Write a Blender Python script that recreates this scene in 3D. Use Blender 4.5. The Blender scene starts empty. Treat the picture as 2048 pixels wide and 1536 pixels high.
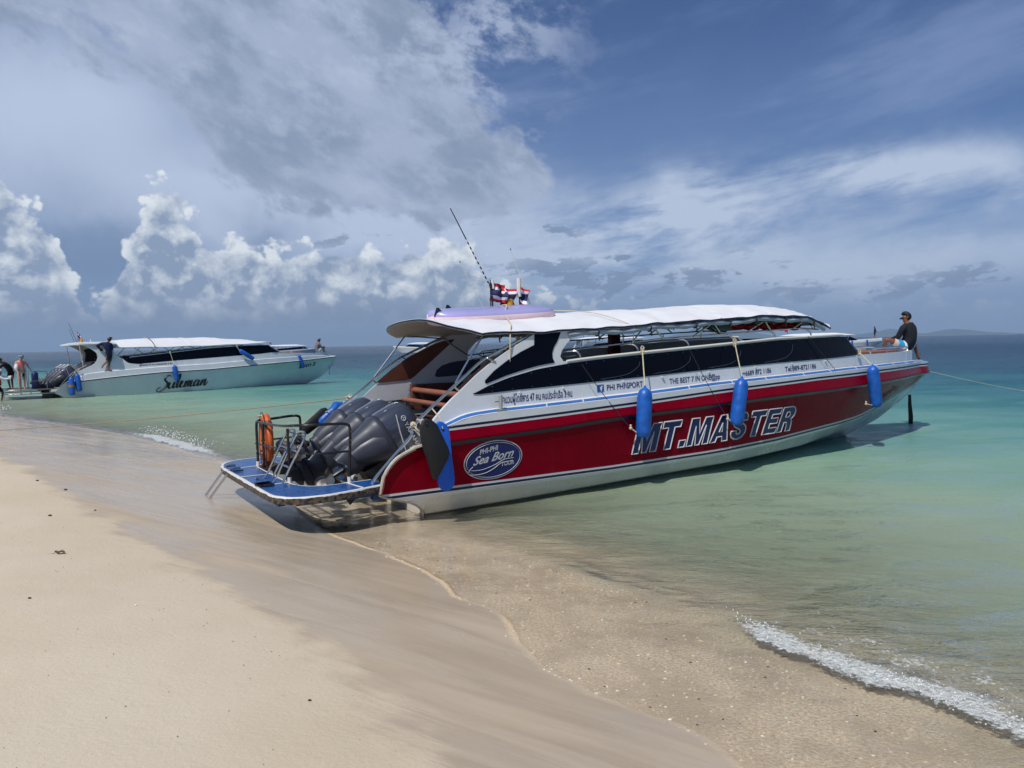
import bpy, bmesh, math, random
import numpy as np
from mathutils import Vector, Matrix, noise as mnoise

S = bpy.context.scene
COL = S.collection
R = math.radians

# ------------------------------------------------------------------ camera
cam = bpy.data.cameras.new('camera')
cam.sensor_width = 36.0
cam.lens = 36.0 * 1538.0 / 2048.0
cam.clip_start = 0.05
cam.clip_end = 60000.0
cam_ob = bpy.data.objects.new('camera', cam)
COL.objects.link(cam_ob)
PITCH, ROLL, EYE = R(3.055), R(1.045), 2.25
_f = Vector((0, math.cos(PITCH), -math.sin(PITCH)))
_u = Vector((0, math.sin(PITCH), math.cos(PITCH)))
_x = Vector((1, 0, 0))
_r = _x * math.cos(ROLL) - _u * math.sin(ROLL)
_up = _u * math.cos(ROLL) + _x * math.sin(ROLL)
cam_ob.matrix_world = Matrix(((_r.x, _up.x, -_f.x, 0), (_r.y, _up.y, -_f.y, 0),
                              (_r.z, _up.z, -_f.z, EYE), (0, 0, 0, 1)))
S.camera = cam_ob

# ------------------------------------------------------------------ light
SUN_AZ = Vector((-0.5, -0.86, 0)).normalized()
SUN_EL = R(55)
sd = Vector((SUN_AZ.x * math.cos(SUN_EL), SUN_AZ.y * math.cos(SUN_EL), math.sin(SUN_EL)))
sun = bpy.data.lights.new('sun', 'SUN')
sun.energy = 3.5
sun.angle = R(0.55)
sun.color = (1.0, 0.95, 0.87)
sun_ob = bpy.data.objects.new('sun', sun)
COL.objects.link(sun_ob)
sun_ob.rotation_euler = sd.to_track_quat('Z', 'Y').to_euler()
S.view_settings.view_transform = 'Standard'
S.view_settings.look = 'None'
S.view_settings.exposure = 0.10
S.view_settings.gamma = 1.0
S.view_settings.use_curve_mapping = False


# ---- little expression helper for node graphs
class V:
    __slots__ = ('t', 's')
    def __init__(self, t, s): self.t, self.s = t, s
    def _m(self, op, *a, clamp=False):
        n = self.t.nodes.new('ShaderNodeMath'); n.operation = op; n.use_clamp = clamp
        for i, q in enumerate(a):
            if isinstance(q, V): self.t.links.new(q.s, n.inputs[i])
            else: n.inputs[i].default_value = q
        return V(self.t, n.outputs[0])
    def __add__(s, o): return s._m('ADD', s, o)
    def __radd__(s, o): return s._m('ADD', s, o)
    def __sub__(s, o): return s._m('SUBTRACT', s, o)
    def __rsub__(s, o): return s._m('SUBTRACT', o, s)
    def __mul__(s, o): return s._m('MULTIPLY', s, o)
    def __rmul__(s, o): return s._m('MULTIPLY', s, o)
    def __truediv__(s, o): return s._m('DIVIDE', s, o)
    def __pow__(s, o): return s._m('POWER', s, o)
    def max(s, o): return s._m('MAXIMUM', s, o)
    def min(s, o): return s._m('MINIMUM', s, o)
    def clamp(s): return s._m('ADD', s, 0.0, clamp=True)
    def abs(s): return s._m('ABSOLUTE', s)
    def exp(s): return s._m('EXPONENT', s)
    def ss(s, a, b, lo=0.0, hi=1.0):        # smoothstep
        n = s.t.nodes.new('ShaderNodeMapRange'); n.interpolation_type = 'SMOOTHSTEP'
        for i, q in enumerate((s, a, b, lo, hi)):
            if isinstance(q, V): s.t.links.new(q.s, n.inputs[i])
            else: n.inputs[i].default_value = q
        return V(s.t, n.outputs[0])


def lnk(t, a, b):
    t.links.new(a.s if isinstance(a, V) else a, b)


def mixc(t, f, a, b, mode='MIX'):
    n = t.nodes.new('ShaderNodeMix'); n.data_type = 'RGBA'; n.blend_type = mode
    for i, q in ((0, f), (6, a), (7, b)):
        if isinstance(q, V): t.links.new(q.s, n.inputs[i])
        elif isinstance(q, (int, float)): n.inputs[i].default_value = q
        else: n.inputs[i].default_value = (*q[:3], 1.0)
    return V(t, n.outputs[2])


def comb(t, x, y, z):
    n = t.nodes.new('ShaderNodeCombineXYZ')
    for i, q in enumerate((x, y, z)):
        if isinstance(q, V): t.links.new(q.s, n.inputs[i])
        else: n.inputs[i].default_value = q
    return V(t, n.outputs[0])


def sepx(t, v):
    n = t.nodes.new('ShaderNodeSeparateXYZ'); lnk(t, v, n.inputs[0])
    return [V(t, n.outputs[i]) for i in range(3)]


NDIM = '2D'      # the sky is drawn on azimuth/elevation, so 2D noise is enough there
def nz(t, vec, scale, detail=4, rough=0.5, dist=0.0, color=False):
    n = t.nodes.new('ShaderNodeTexNoise'); n.noise_dimensions = NDIM
    if NDIM == '2D': detail = min(detail, 6)
    if vec is not None: lnk(t, vec, n.inputs['Vector'])
    n.inputs['Scale'].default_value = scale; n.inputs['Detail'].default_value = detail
    n.inputs['Roughness'].default_value = rough; n.inputs['Distortion'].default_value = dist
    return V(t, n.outputs['Color' if color else 'Fac'])


def vor(t, vec, scale, feature='SMOOTH_F1', rnd=1.0, detail=0):
    n = t.nodes.new('ShaderNodeTexVoronoi'); n.feature = feature; n.voronoi_dimensions = NDIM
    if vec is not None: lnk(t, vec, n.inputs['Vector'])
    n.inputs['Scale'].default_value = scale; n.inputs['Randomness'].default_value = rnd
    n.inputs['Detail'].default_value = detail
    return V(t, n.outputs['Distance'])


def lin(*c):       # sRGB 0-255 to linear
    return tuple(((v / 255) / 12.92 if v <= 10 else ((v / 255 + 0.055) / 1.055) ** 2.4) for v in c)


# ------------------------------------------------------------------ world: Nishita sky with clouds
W = bpy.data.worlds.new('World'); S.world = W; W.use_nodes = True
wt = W.node_tree; wt.nodes.clear()
sky = wt.nodes.new('ShaderNodeTexSky'); sky.sky_type = 'NISHITA'
sky.sun_disc = False; sky.sun_elevation = SUN_EL
sky.sun_rotation = math.atan2(SUN_AZ.x, SUN_AZ.y)
sky.air_density = 1.0; sky.dust_density = 0.6; sky.ozone_density = 2.0
SKY_STRENGTH = 0.1
tc = wt.nodes.new('ShaderNodeTexCoord')
D = V(wt, tc.outputs['Generated'])
dx, dy, dz = sepx(wt, D)
az = dx._m('ARCTAN2', dx, dy) * 57.2958
el = dz._m('ARCSINE', dz.min(0.9999)) * 57.2958
P2 = comb(wt, az, el, 0.0)          # degrees
warp = nz(wt, P2, 0.10, 5, 0.55, color=True)
wr, wg, wb = sepx(wt, warp)
azw = az + (wr - 0.5) * 9.0
elw = el + (wg - 0.5) * 6.0

def blob(a, b, sa, sb, X=azw, Y=elw):
    p = (X - a) / sa; q = (Y - b) / sb
    return ((p * p + q * q) * -1.0).exp()

def stretched(sx, sy, ox=0.0, oy=0.0, rot=0.0):
    c, s_ = math.cos(R(rot)), math.sin(R(rot))
    u = az * c + el * s_; v = el * c - az * s_
    return comb(wt, (u + ox) * sx, (v + oy) * sy, 0.3)

# clear sky: Nishita, then thin veils
skyc = wt.nodes.new('ShaderNodeMix'); skyc.data_type = 'RGBA'; skyc.blend_type = 'MULTIPLY'
skyc.inputs[0].default_value = 1.0
wt.links.new(sky.outputs[0], skyc.inputs[6]); skyc.inputs[7].default_value = (SKY_STRENGTH * 0.38, SKY_STRENGTH * 0.48, SKY_STRENGTH * 0.68, 1)
base = V(wt, skyc.outputs[2])
low = el.ss(0.0, 14.0, 1.0, 0.0)
base = mixc(wt, low * 0.70, base, lin(132, 157, 197))
veiln = nz(wt, stretched(0.035, 0.16, 3, 1, 12), 1.0, 6, 0.6, 0.15)
veil = (veiln.ss(0.36, 0.70) * 0.55 + blob(6, 15, 26, 5) * 0.22).clamp()
base = mixc(wt, veil, base, lin(128, 150, 190))
# bright high cirrus low on the right
cirn = nz(wt, stretched(0.07, 0.26, 1, 5, 8), 1.0, 6, 0.64, 0.12)
cir = (blob(12, 8.3, 9, 2.7) * 1.25 + blob(28, 9.8, 6.5, 1.8) * 1.2 + blob(3, 6.5, 8, 3.4) * 1.1 + blob(25, 4.8, 15, 1.9) * 0.85) * cirn.ss(0.26, 0.58)
base = mixc(wt, cir.clamp() * 0.92, base, lin(184, 198, 220))
# broad pale bank at far left
pale = blob(-31, 15, 13, 5.5) + blob(-19, 9.0, 12, 3.2) + blob(-6, 8.2, 9, 3.0)
base = mixc(wt, (pale * 1.0).clamp(), base, lin(180, 194, 219))
# grey altocumulus mass, top left to centre
gn = nz(wt, stretched(0.11, 0.20, 7, 2, -28), 1.0, 6, 0.60, 0.1)
gfine = nz(wt, stretched(0.34, 0.6, 2, 9, -20), 1.0, 6, 0.62, 0.1)
gm = blob(-14, 17.0, 14.5, 6.6) * 1.15 + blob(-26, 23.5, 17, 4.0) + blob(-2.8, 10.9, 5.2, 2.6) * 0.95 + blob(-9, 11.6, 8, 3.0) * 0.8 + blob(-60, 40, 40, 14) * 0.8 + blob(-10, 60, 60, 16) * 0.5
gmask = (gm + (gn - 0.5) * 1.5 + (gfine - 0.5) * 0.45).ss(0.50, 0.78)
gcol = mixc(wt, gn.ss(0.34, 0.66), lin(163, 176, 201), lin(134, 150, 176))
gcol = mixc(wt, gfine.ss(0.48, 0.72) * 0.30, gcol, lin(188, 200, 220))
base = mixc(wt, gmask * 0.93, base, gcol)
# white torn patches at the top centre
tn = nz(wt, stretched(0.20, 0.30, 11, 4, -15), 1.0, 6, 0.66, 0.1)
torn = ((blob(-7.5, 21, 6.5, 3.6) + blob(0, 22.5, 3.6, 3.4) * 1.0 + blob(-2, 17.5, 3, 2.5) * 0.6) * tn.ss(0.42, 0.66)).clamp()
base = mixc(wt, torn * 0.62, base, lin(182, 195, 219))
gapb = blob(-28.3, 7.2, 3.6, 2.6) + blob(-17.5, 7.6, 3.2, 1.3) * .8 + blob(-24, 4.5, 9, 2.2) * .6
base = mixc(wt, gapb.clamp() * 0.8, base, lin(108, 132, 168))
# cumulus towers along the horizon
def bump(a, s_, h): 
    p = (az - a) / s_
    return (p * p * -1.0).exp() * h
htop = (bump(-34, 5.0, 8.4) + bump(-24.2, 2.4, 5.4) + bump(-22.0, 5.5, 3.0) + bump(-15, 6.0, 3.8) + bump(-8, 5.0, 3.4) + bump(-3.8, 2.4, 3.4)
        + bump(1.5, 3.5, 2.0) + az.ss(-4.0, 10.0, 3.0, 1.5) + bump(30, 3.0, 1.8) + bump(19.5, 3.5, 1.6) + bump(8, 3.0, 1.0) - bump(-28.4, 1.6, 2.6))
pv = comb(wt, az, el * 1.15, 0.0)
puff = 1.0 - vor(wt, comb(wt, az + (wb - 0.5) * 1.2, el * 1.2 + (wr - 0.5) * 1.2, 0.2), 0.62, 'F1', 1.0, 2) 
cn = nz(wt, pv, 0.42, 9, 0.58, 0.15)
cn2 = nz(wt, comb(wt, az + 0.55, el * 1.15 - 0.95, 0.0), 0.42, 9, 0.58, 0.15)
edge = htop - el + (cn - 0.5) * 4.4 + (puff - 0.5) * 2.0
cmask = edge.ss(0.0, 0.85) * el.ss(-0.5, 1.5, 0.65, 1.0)
right = az.ss(2.0, 9.0)
cmask = cmask * (1.0 - right * 0.55)
lit = ((cn - cn2) * 2.6 + 0.42 + (puff - 0.5) * 0.55 + edge.ss(0.0, 3.2, 0.42, -0.12)).clamp() * el.ss(1.0, 4.6, 0.15, 1.0)
cc = mixc(wt, lit, lin(136, 154, 181), lin(224, 231, 237))
base = mixc(wt, cmask * 0.94, base, cc)
# small dark scud on the right and centre
sn = nz(wt, stretched(0.30, 0.85, 21, 14, 4), 1.0, 6, 0.62, 0.1)
sm = (blob(14, 4.3, 11, 1.25) + blob(4, 5.2, 5, 1.7) + blob(2.6, 8.5, 4, .7) + blob(30, 3.1, 9, 1.0) + blob(-12, 7.2, 3.8, 0.7) * .9 + blob(8, 6.6, 2, .6) + blob(-19, 4.6, 3, .5) * .7)
smask = (sm * 0.55 + (sn - 0.5) * 3.2).ss(0.45, 0.66) * sm.clamp()
base = mixc(wt, smask * 0.8, base, lin(118, 138, 168))
# heavy blue-grey rain base over the horizon, heavier on the left
rain = el.ss(0.2, 3.9, 1.0, 0.0) * az.ss(-16.0, 14.0, 0.95, 0.42)
rain = rain * (0.8 + (nz(wt, stretched(0.06, 0.5, 4, 3), 1.0, 4, 0.5) - 0.5) * 1.0)
base = mixc(wt, rain.clamp(), base, mixc(wt, az.ss(-20.0, 30.0), lin(98, 119, 147), lin(112, 134, 166)))
# below the horizon
base = mixc(wt, el.ss(-3.0, 0.0, 1.0, 0.0), base, lin(70, 105, 125))
bg = wt.nodes.new('ShaderNodeBackground'); lnk(wt, base, bg.inputs[0]); bg.inputs[1].default_value = 1.0
wo = wt.nodes.new('ShaderNodeOutputWorld'); wt.links.new(bg.outputs[0], wo.inputs[0])
W.cycles.sampling_method = 'NONE'
NDIM = '3D'
S.cycles.max_bounces = 6; S.cycles.diffuse_bounces = 2; S.cycles.glossy_bounces = 3
S.cycles.transmission_bounces = 4; S.cycles.transparent_max_bounces = 8; S.cycles.volume_bounces = 0
S.cycles.caustics_reflective = False; S.cycles.caustics_refractive = False
S.cycles.use_adaptive_sampling = True; S.cycles.adaptive_threshold = 0.02

# ------------------------------------------------------------------ material helpers
MATS = {}
def mat(name, color=(.8, .8, .8), rough=.5, metal=0., spec=.5, noise_amt=.0, noise_scale=6., bump=.0, bump_scale=40., coat=0.0):
    if name in MATS: return MATS[name]
    m = bpy.data.materials.new(name); m.use_nodes = True
    t = m.node_tree; b = t.nodes['Principled BSDF']
    b.inputs['Roughness'].default_value = rough; b.inputs['Metallic'].default_value = metal
    b.inputs['Specular IOR Level'].default_value = spec
    b.inputs['Coat Weight'].default_value = coat; b.inputs['Coat Roughness'].default_value = .08
    co = t.nodes.new('ShaderNodeTexCoord')
    if noise_amt > 0:
        n = nz(t, V(t, co.outputs['Object']), noise_scale, 6, .6)
        c2 = tuple(max(0, c * (1 - noise_amt)) for c in color); c1 = tuple(min(1, c * (1 + noise_amt * .6)) for c in color)
        lnk(t, mixc(t, n.ss(.3, .7), c2, c1), b.inputs['Base Color'])
        lnk(t, n.ss(.3, .7, rough * .85, min(1, rough * 1.2)), b.inputs['Roughness'])
    else:
        b.inputs['Base Color'].default_value = (*color, 1)
    if bump > 0:
        bn = t.nodes.new('ShaderNodeBump'); bn.inputs['Strength'].default_value = bump; bn.inputs['Distance'].default_value = .01
        lnk(t, nz(t, V(t, co.outputs['Object']), bump_scale, 3, .5), bn.inputs['Height'])
        t.links.new(bn.outputs[0], b.inputs['Normal'])
    MATS[name] = m
    return m


# ------------------------------------------------------------------ shore geometry (metres, world)
EDGE = [(-400, 300), (-120, 95), (-60, 56), (-34, 40), (-27.5, 36.5), (-23.0, 32.0), (-19.5, 28.2), (-16.6, 25.9), (-13.2, 22.9), (-10.75, 20.8), (-8.95, 18.85), (-7.03, 16.6),
        (-5.86, 15.3), (-4.2, 12.7), (-3.1, 11.0), (-2.55, 9.75), (-2.28, 9.28), (-1.49, 8.36), (-.9, 7.58), (-.68, 7.24), (-.5, 6.8),
        (-.12, 6.4), (.0, 6.0), (.04, 5.6), (.22, 5.18), (.5, 4.85), (.82, 4.55), (1.08, 4.25), (1.2, 3.85), (1.45, 3.4), (1.9, 2.6), (2.6, 1.4), (4.5, -2), (12, -14), (300, -300)]
FRONT = [(-400, 300.3), (-60, 56.3), (-22.9, 32.2), (-19.4, 28.4), (-16.5, 26.1), (-13.05, 23.1), (-10.6, 21.0), (-8.8, 19.05), (-6.9, 16.8), (-5.7, 15.45), (-3.85, 12.75), (-2.3, 10.7), (-1.2, 9.5),
         (-.2, 8.3), (.35, 7.65), (.8, 7.1), (1.2, 6.65), (1.6, 6.25), (1.85, 5.9), (2.05, 5.35), (2.35, 4.85), (2.65, 4.55), (2.85, 4.15), (3.3, 3.5), (4.6, 1.3), (6.5, -2), (14, -14), (302, -300)]
DRY = [(-400, 292), (-60, 50), (-26, 29), (-18, 22.5), (-13.0, 18.3), (-10.4, 15.3), (-8.6, 13.3), (-6.7, 11.2), (-5.3, 9.6), (-3.9, 8.1), (-3.0, 7.15), (-2.45, 6.45), (-1.85, 5.85), (-1.35, 5.3), (-.72, 4.5), (-.35, 3.95),
       (-.1, 3.2), (.3, 2.0), (1.6, -1), (6, -12), (290, -300)]


def sdist(x, y, poly):
    """signed distance to an open polyline, positive on the left of travel reversed (land side)"""
    p = np.array(poly, float); best = np.full(x.shape, 1e18); sgn = np.ones(x.shape)
    for a, b in zip(p[:-1], p[1:]):
        d = b - a; L2 = d @ d
        t = np.clip(((x - a[0]) * d[0] + (y - a[1]) * d[1]) / L2, 0, 1)
        qx = x - (a[0] + t * d[0]); qy = y - (a[1] + t * d[1])
        dd = qx * qx + qy * qy
        s_ = np.sign(d[0] * (y - a[1]) - d[1] * (x - a[0]))   # >0 left of travel = sea side
        # prefer exact segments over vertex ties
        m = dd < best - 1e-9
        best = np.where(m, dd, best); sgn = np.where(m, s_, sgn)
    return -np.sqrt(best) * sgn     # + on land


def fbm2(x, y, scale, octaves=4, seed=0):
    """cheap value-noise fbm, numpy"""
    out = np.zeros_like(x); amp = .5; f = scale
    for o in range(octaves):
        xi = x * f + 17.3 * o + seed; yi = y * f - 9.1 * o + seed * 2
        x0 = np.floor(xi); y0 = np.floor(yi); fx = xi - x0; fy = yi - y0
        fx = fx * fx * (3 - 2 * fx); fy = fy * fy * (3 - 2 * fy)
        def h(a, b):
            v = np.sin(a * 127.1 + b * 311.7 + o * 74.7) * 43758.5453
            return v - np.floor(v)
        v = (h(x0, y0) * (1 - fx) + h(x0 + 1, y0) * fx) * (1 - fy) + (h(x0, y0 + 1) * (1 - fx) + h(x0 + 1, y0 + 1) * fx) * fy
        out += amp * (v - .5); amp *= .5; f *= 2.03
    return out


def ground_z(x, y):
    x = np.asarray(x, float); y = np.asarray(y, float)
    d = sdist(x, y, EDGE); r = np.sqrt(x * x + y * y)
    d = d + fbm2(x, y, 1.5, 4, 3) * .16 * np.clip(r / 3, .3, 1) + fbm2(x, y, 6.0, 2, 9) * .03
    land = .62 * (1 - np.exp(-np.maximum(d, 0) / 5.5))
    df = -sdist(x, y, FRONT)
    thin = np.minimum(-d, .6)
    drop = .16 * np.clip((-x - 2.0) / 2.5, 0, 1) * (1 - np.exp(np.minimum(d, 0) / .5))
    sea = -.012 - (.030 * np.maximum(-d, 0) + .074 * np.maximum(df, 0) * (1 - np.exp(-np.maximum(df, 0) / .8))) - drop
    sea = np.maximum(sea, -7 + 2 * np.exp(sea / 7))
    sea = np.where(-d < .25, np.minimum(0, d * .08) , sea)
    z = np.where(d > 0, land, sea)
    z = z + fbm2(x, y, .35, 3, 5) * .05 * np.clip(np.abs(d) / 2, 0, 1) 
    return z, d, df


def polar_grid():
    front = np.linspace(-62, 62, 400); back = np.linspace(66, 294, 58)
    ang = np.radians(np.concatenate([front, back]))
    rad = np.concatenate([[0.02], 1.2 * (9500 / 1.2) ** (np.linspace(0, 1, 640) ** 1.0)])
    Rr, Aa = np.meshgrid(rad, ang, indexing='ij')
    return Rr * np.sin(Aa), Rr * np.cos(Aa), Rr


GX, GY, GR = polar_grid()
NR, NA = GX.shape


def grid_mesh(name, Z, keep=None):
    co = np.stack([GX, GY, Z], -1).reshape(-1, 3)
    i = np.arange(NR - 1)[:, None]; j = np.arange(NA)[None, :]
    j2 = (j + 1) % NA
    q = np.stack([i * NA + j, i * NA + j2, (i + 1) * NA + j2, (i + 1) * NA + j], -1)
    if keep is not None:
        kk = keep[:-1, :] | keep[1:, :] | np.roll(keep[:-1, :], -1, 1) | np.roll(keep[1:, :], -1, 1)
        q = q[kk]
    q = q.reshape(-1, 4)
    used, inv = np.unique(q, return_inverse=True)
    me = bpy.data.meshes.new(name)
    me.vertices.add(len(used)); me.vertices.foreach_set('co', co[used].ravel())
    me.loops.add(q.size); me.loops.foreach_set('vertex_index', inv.reshape(-1))
    me.polygons.add(len(q)); me.polygons.foreach_set('loop_start', np.arange(0, q.size, 4)); me.polygons.foreach_set('loop_total', np.full(len(q), 4))
    me.update(calc_edges=True); me.shade_smooth()
    return me, used


def add_attr(me, used, nm, A):
    a = me.attributes.new(nm, 'FLOAT', 'POINT'); a.data.foreach_set('value', A.reshape(-1)[used].astype(np.float32))


def struct(name, me, m, kind='structure'):
    o = bpy.data.objects.new(name, me); COL.objects.link(o); me.materials.append(m); o['kind'] = kind
    return o


def attr(t, nm):
    n = t.nodes.new('ShaderNodeAttribute'); n.attribute_name = nm
    return V(t, n.outputs['Fac'])


# ---- sand
GZ, GD, GDF = ground_z(GX, GY)
me, used = grid_mesh('sand', GZ)
add_attr(me, used, 'shore', GD)
dry = sdist(GX, GY, DRY)
add_attr(me, used, 'dry', dry)
add_attr(me, used, 'depth', -GDF)
sm_ = bpy.data.materials.new('beach_sand'); sm_.use_nodes = True
t = sm_.node_tree; b = t.nodes['Principled BSDF']
geo = t.nodes.new('ShaderNodeNewGeometry'); P = V(t, geo.outputs['Position'])
px, py, pz_ = sepx(t, P)
# streak direction follows the run-down of the water (roughly along +x -0.6y)
u = px * .84 - py * .54; v = px * .54 + py * .84
streak = nz(t, comb(t, u * .55, v * 5.5, 0.), 1.0, 6, .62, .8)
big = nz(t, P, .55, 4, .55)
fine = nz(t, P, 260., 2, .6)
med = nz(t, P, 34., 5, .6)
dry_a = attr(t, 'dry'); shore_a = attr(t, 'shore')
dd = dry_a + (nz(t, P, 1.1, 5, .6) - .5) * 1.0 + (streak - .5) * .35
dryness = dd.ss(-.10, .22)
damp = dd.ss(.2, 1.6, 1.0, 0.0)
dcol = mixc(t, big.ss(.35, .65), lin(212, 199, 176), lin(220, 209, 188))
dcol = mixc(t, fine.ss(.3, .75) * .6, mixc(t, .5, dcol, lin(188, 172, 146)), dcol)
dcol = mixc(t, damp * .18, dcol, lin(182, 164, 138))
wcol = mixc(t, streak.ss(.34, .66), lin(190, 175, 152), lin(204, 190, 168))
wcol = mixc(t, big.ss(.4, .62) * .4, wcol, lin(212, 195, 166))
wcol = mixc(t, fine.ss(.3, .75) * .35, mixc(t, .35, wcol, lin(130, 108, 84)), wcol)
# shell grit and coarse sand in the swash and under the shallow water
grit = nz(t, comb(t, px * .8 - py * .3, py + px * .3, 0.), 46., 5, .75)
gritv = vor(t, P, 60., 'F1')
under = shore_a.ss(-.10, .10, 1.0, 0.0)
gcol_ = mixc(t, grit.ss(.36, .64), lin(188, 168, 140), lin(236, 222, 197))
gcol_ = mixc(t, gritv.ss(.0, .22, 1.0, 0.0) * nz(t, P, 9., 2, .5).ss(.5, .62) * .7, gcol_, lin(226, 214, 192))
near_front = attr(t, 'depth')
gzone = nz(t, P, 1.6, 4, .6).ss(.35, .6) * .65 + .25
wcol2 = mixc(t, under * gzone, wcol, gcol_)
# pale ridge of loose sand along the water's edge
ridge = (shore_a + (nz(t, P, 14., 4, .7) - .5) * .10 - .035).abs().ss(.0, .055, 1.0, 0.0) * nz(t, P, 1.3, 3, .6).ss(.35, .55, .15, 1.0) * py.ss(5.2, 6.6, .12, 1.0) * py.ss(9.5, 11.5, 1.0, .35)
wcol2 = mixc(t, ridge * .75, wcol2, lin(219, 192, 152))
lnk(t, mixc(t, dryness, wcol2, dcol), b.inputs['Base Color'])
film = (1.0 - dryness) * nz(t, comb(t, u * .35, v * 1.8, 3.), 1.0, 4, .55).ss(.30, .55, .55, 1.0) * (1.0 - ridge)
film = film * dd.ss(-2.6, -.05, 1.0, .75)
rough = film.ss(0.0, 1.0, .92, .16) + (streak - .5) * .12 * film
lnk(t, rough.clamp(), b.inputs['Roughness'])
lnk(t, film.ss(0., 1., .15, .62), b.inputs['Specular IOR Level'])
bp = t.nodes.new('ShaderNodeBump'); bp.inputs['Distance'].default_value = .02
bp.inputs['Strength'].default_value = 1.0
hgt = dryness * (med * .24 + fine * .12 + nz(t, P, 5.0, 5, .6) * .35) + (1.0 - dryness) * (streak * .05 + fine * .02 + med * .03) + under * grit * .55 + ridge * (.35 + nz(t, P, 60., 3, .7) * .6)
lnk(t, hgt, bp.inputs['Height']); t.links.new(bp.outputs[0], b.inputs['Normal'])
struct('sand_beach', me, sm_)

# ---- sea
rng = np.random.RandomState(4)
WZ = np.zeros_like(GX)
fadein = np.clip(GDF / 1.5, 0, 1)
for k in range(46):
    lam = .35 * (9 / .35) ** rng.rand(); th = R(-38) + rng.randn() * .55
    amp = .0016 * lam ** .9
    # only waves the mesh can carry at that range
    carry = np.clip(2.2 - GR * .0142 * 6 / lam, 0, 1)
    WZ += amp * carry * np.sin((GX * math.sin(th) + GY * math.cos(th)) * 2 * math.pi / lam + rng.rand() * 6.28)
WZ *= (.12 + .88 * fadein)
# breaking lip along the wave front
alongn = fbm2(GX, GY, .9, 3, 21); brk = fbm2(GX, GY, .30, 2, 8)
dff = GDF + fbm2(GX, GY, 2.2, 4, 40) * .25
u1 = GX * .6 - GY * .8
zone_r = np.clip((6.25 - GY) / .5, 0, 1) * np.clip((GY - 2.2) / 1.6, 0, 1) * np.clip(GX / 1.4, 0, 1) * np.clip((5.0 - GX) / 1.5, 0, 1)     # breaker at lower right
zone_r *= .62 + 1.3 * np.clip(fbm2(GX, GY, 1.7, 3, 55) + .28, 0, .5)
zone_l = np.clip(np.exp(-((GX + 8.2) / 2.7) ** 2 - ((GY - 18.3) / 3.0) ** 2) * 1.3, 0, 1)
zone_f = np.clip(np.exp(-((GX + 20.5) / 3.0) ** 2 - ((GY - 30.0) / 3.2) ** 2) * 1.3, 0, 1)
zone_m = np.clip(np.exp(-((GX - .75) / .75) ** 2 - ((GY - 7.1) / .9) ** 2), 0, 1)
lip = np.exp(-((dff - .10) / .16) ** 2)
WZ += lip * (.010 * zone_r + .034 * zone_m + .03 * zone_l + .05 * zone_f + .010)
for off, amp in ((.32, .006), (.72, .008)):
    WZ += amp * np.exp(-((GD + off + fbm2(GX, GY, 1.1, 3, 90) * .5) / .045) ** 2) * (GY < 8)
lumpy = fbm2(GX, GY, 9., 4, 77)
WZ += np.exp(-((dff - .10) / .13) ** 2) * np.clip(zone_r + zone_l + zone_f, 0, 1) * np.clip(lumpy + .04, 0, 1) * .055
WZ += .012
WZ = WZ * np.clip(-GD / .12 + .25, .15, 1)
keep = (GZ < WZ + .03)
me, used = grid_mesh('sea', WZ, keep)
add_attr(me, used, 'wdepth', np.maximum(WZ - GZ, 0))
foam = np.clip(np.exp(-((dff - .01) / .14) ** 2) * (zone_r * .80 + zone_l * 1.1 + zone_f * 1.2), 0, 1) + np.exp(-((dff + .02) / .05) ** 2) * (zone_m * .30 + .10) * np.clip(.5 + brk * 3, 0, 1)
foam += np.exp(-((dff - .42) / .30) ** 2) * (zone_r * .34 + zone_l * .35 + zone_f * .4)
foam += .16 * np.clip(1 - np.abs(dff - .8) / 1.2, 0, 1)
for off in (.32, .72):
    foam += .30 * np.exp(-((GD + off + fbm2(GX, GY, 1.1, 3, 90) * .5) / .03) ** 2) * (GY < 8) * np.clip(fbm2(GX, GY, 1.3, 3, 31) * 3 + .5, 0, 1)
add_attr(me, used, 'foam', foam)
add_attr(me, used, 'rdist', GR)
wm = bpy.data.materials.new('sea_water'); wm.use_nodes = True
t = wm.node_tree; t.nodes.clear()
out = t.nodes.new('ShaderNodeOutputMaterial')
geo = t.nodes.new('ShaderNodeNewGeometry'); P = V(t, geo.outputs['Position']); px, py, _z = sepx(t, P)
dep = attr(t, 'wdepth'); fo = attr(t, 'foam'); rd = attr(t, 'rdist')
big = nz(t, comb(t, px * .35 - py * .15, py * 1.0, 0.), .05, 5, .6)
depn = dep * (.80 + (nz(t, comb(t, px * .4, py, 0.), .35, 4, .6) - .5) * .9)
cr = t.nodes.new('ShaderNodeValToRGB'); e = cr.color_ramp
lnk(t, (depn / 6.0).clamp(), cr.inputs[0])
stops = [(0.0, lin(190, 194, 164)), (.05, lin(168, 184, 156)), (.11, lin(136, 169, 149)), (.20, lin(94, 144, 135)), (.38, lin(46, 108, 114)), (.62, lin(22, 80, 98)), (.97, lin(12, 54, 80))]
e.elements[0].position = 0; e.elements[0].color = (*stops[0][1], 1)
e.elements[1].position = stops[-1][0]; e.elements[1].color = (*stops[-1][1], 1)
for p_, c_ in stops[1:-1]:
    q_ = e.elements.new(p_); q_.color = (*c_, 1)
body = V(t, cr.outputs[0])
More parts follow.
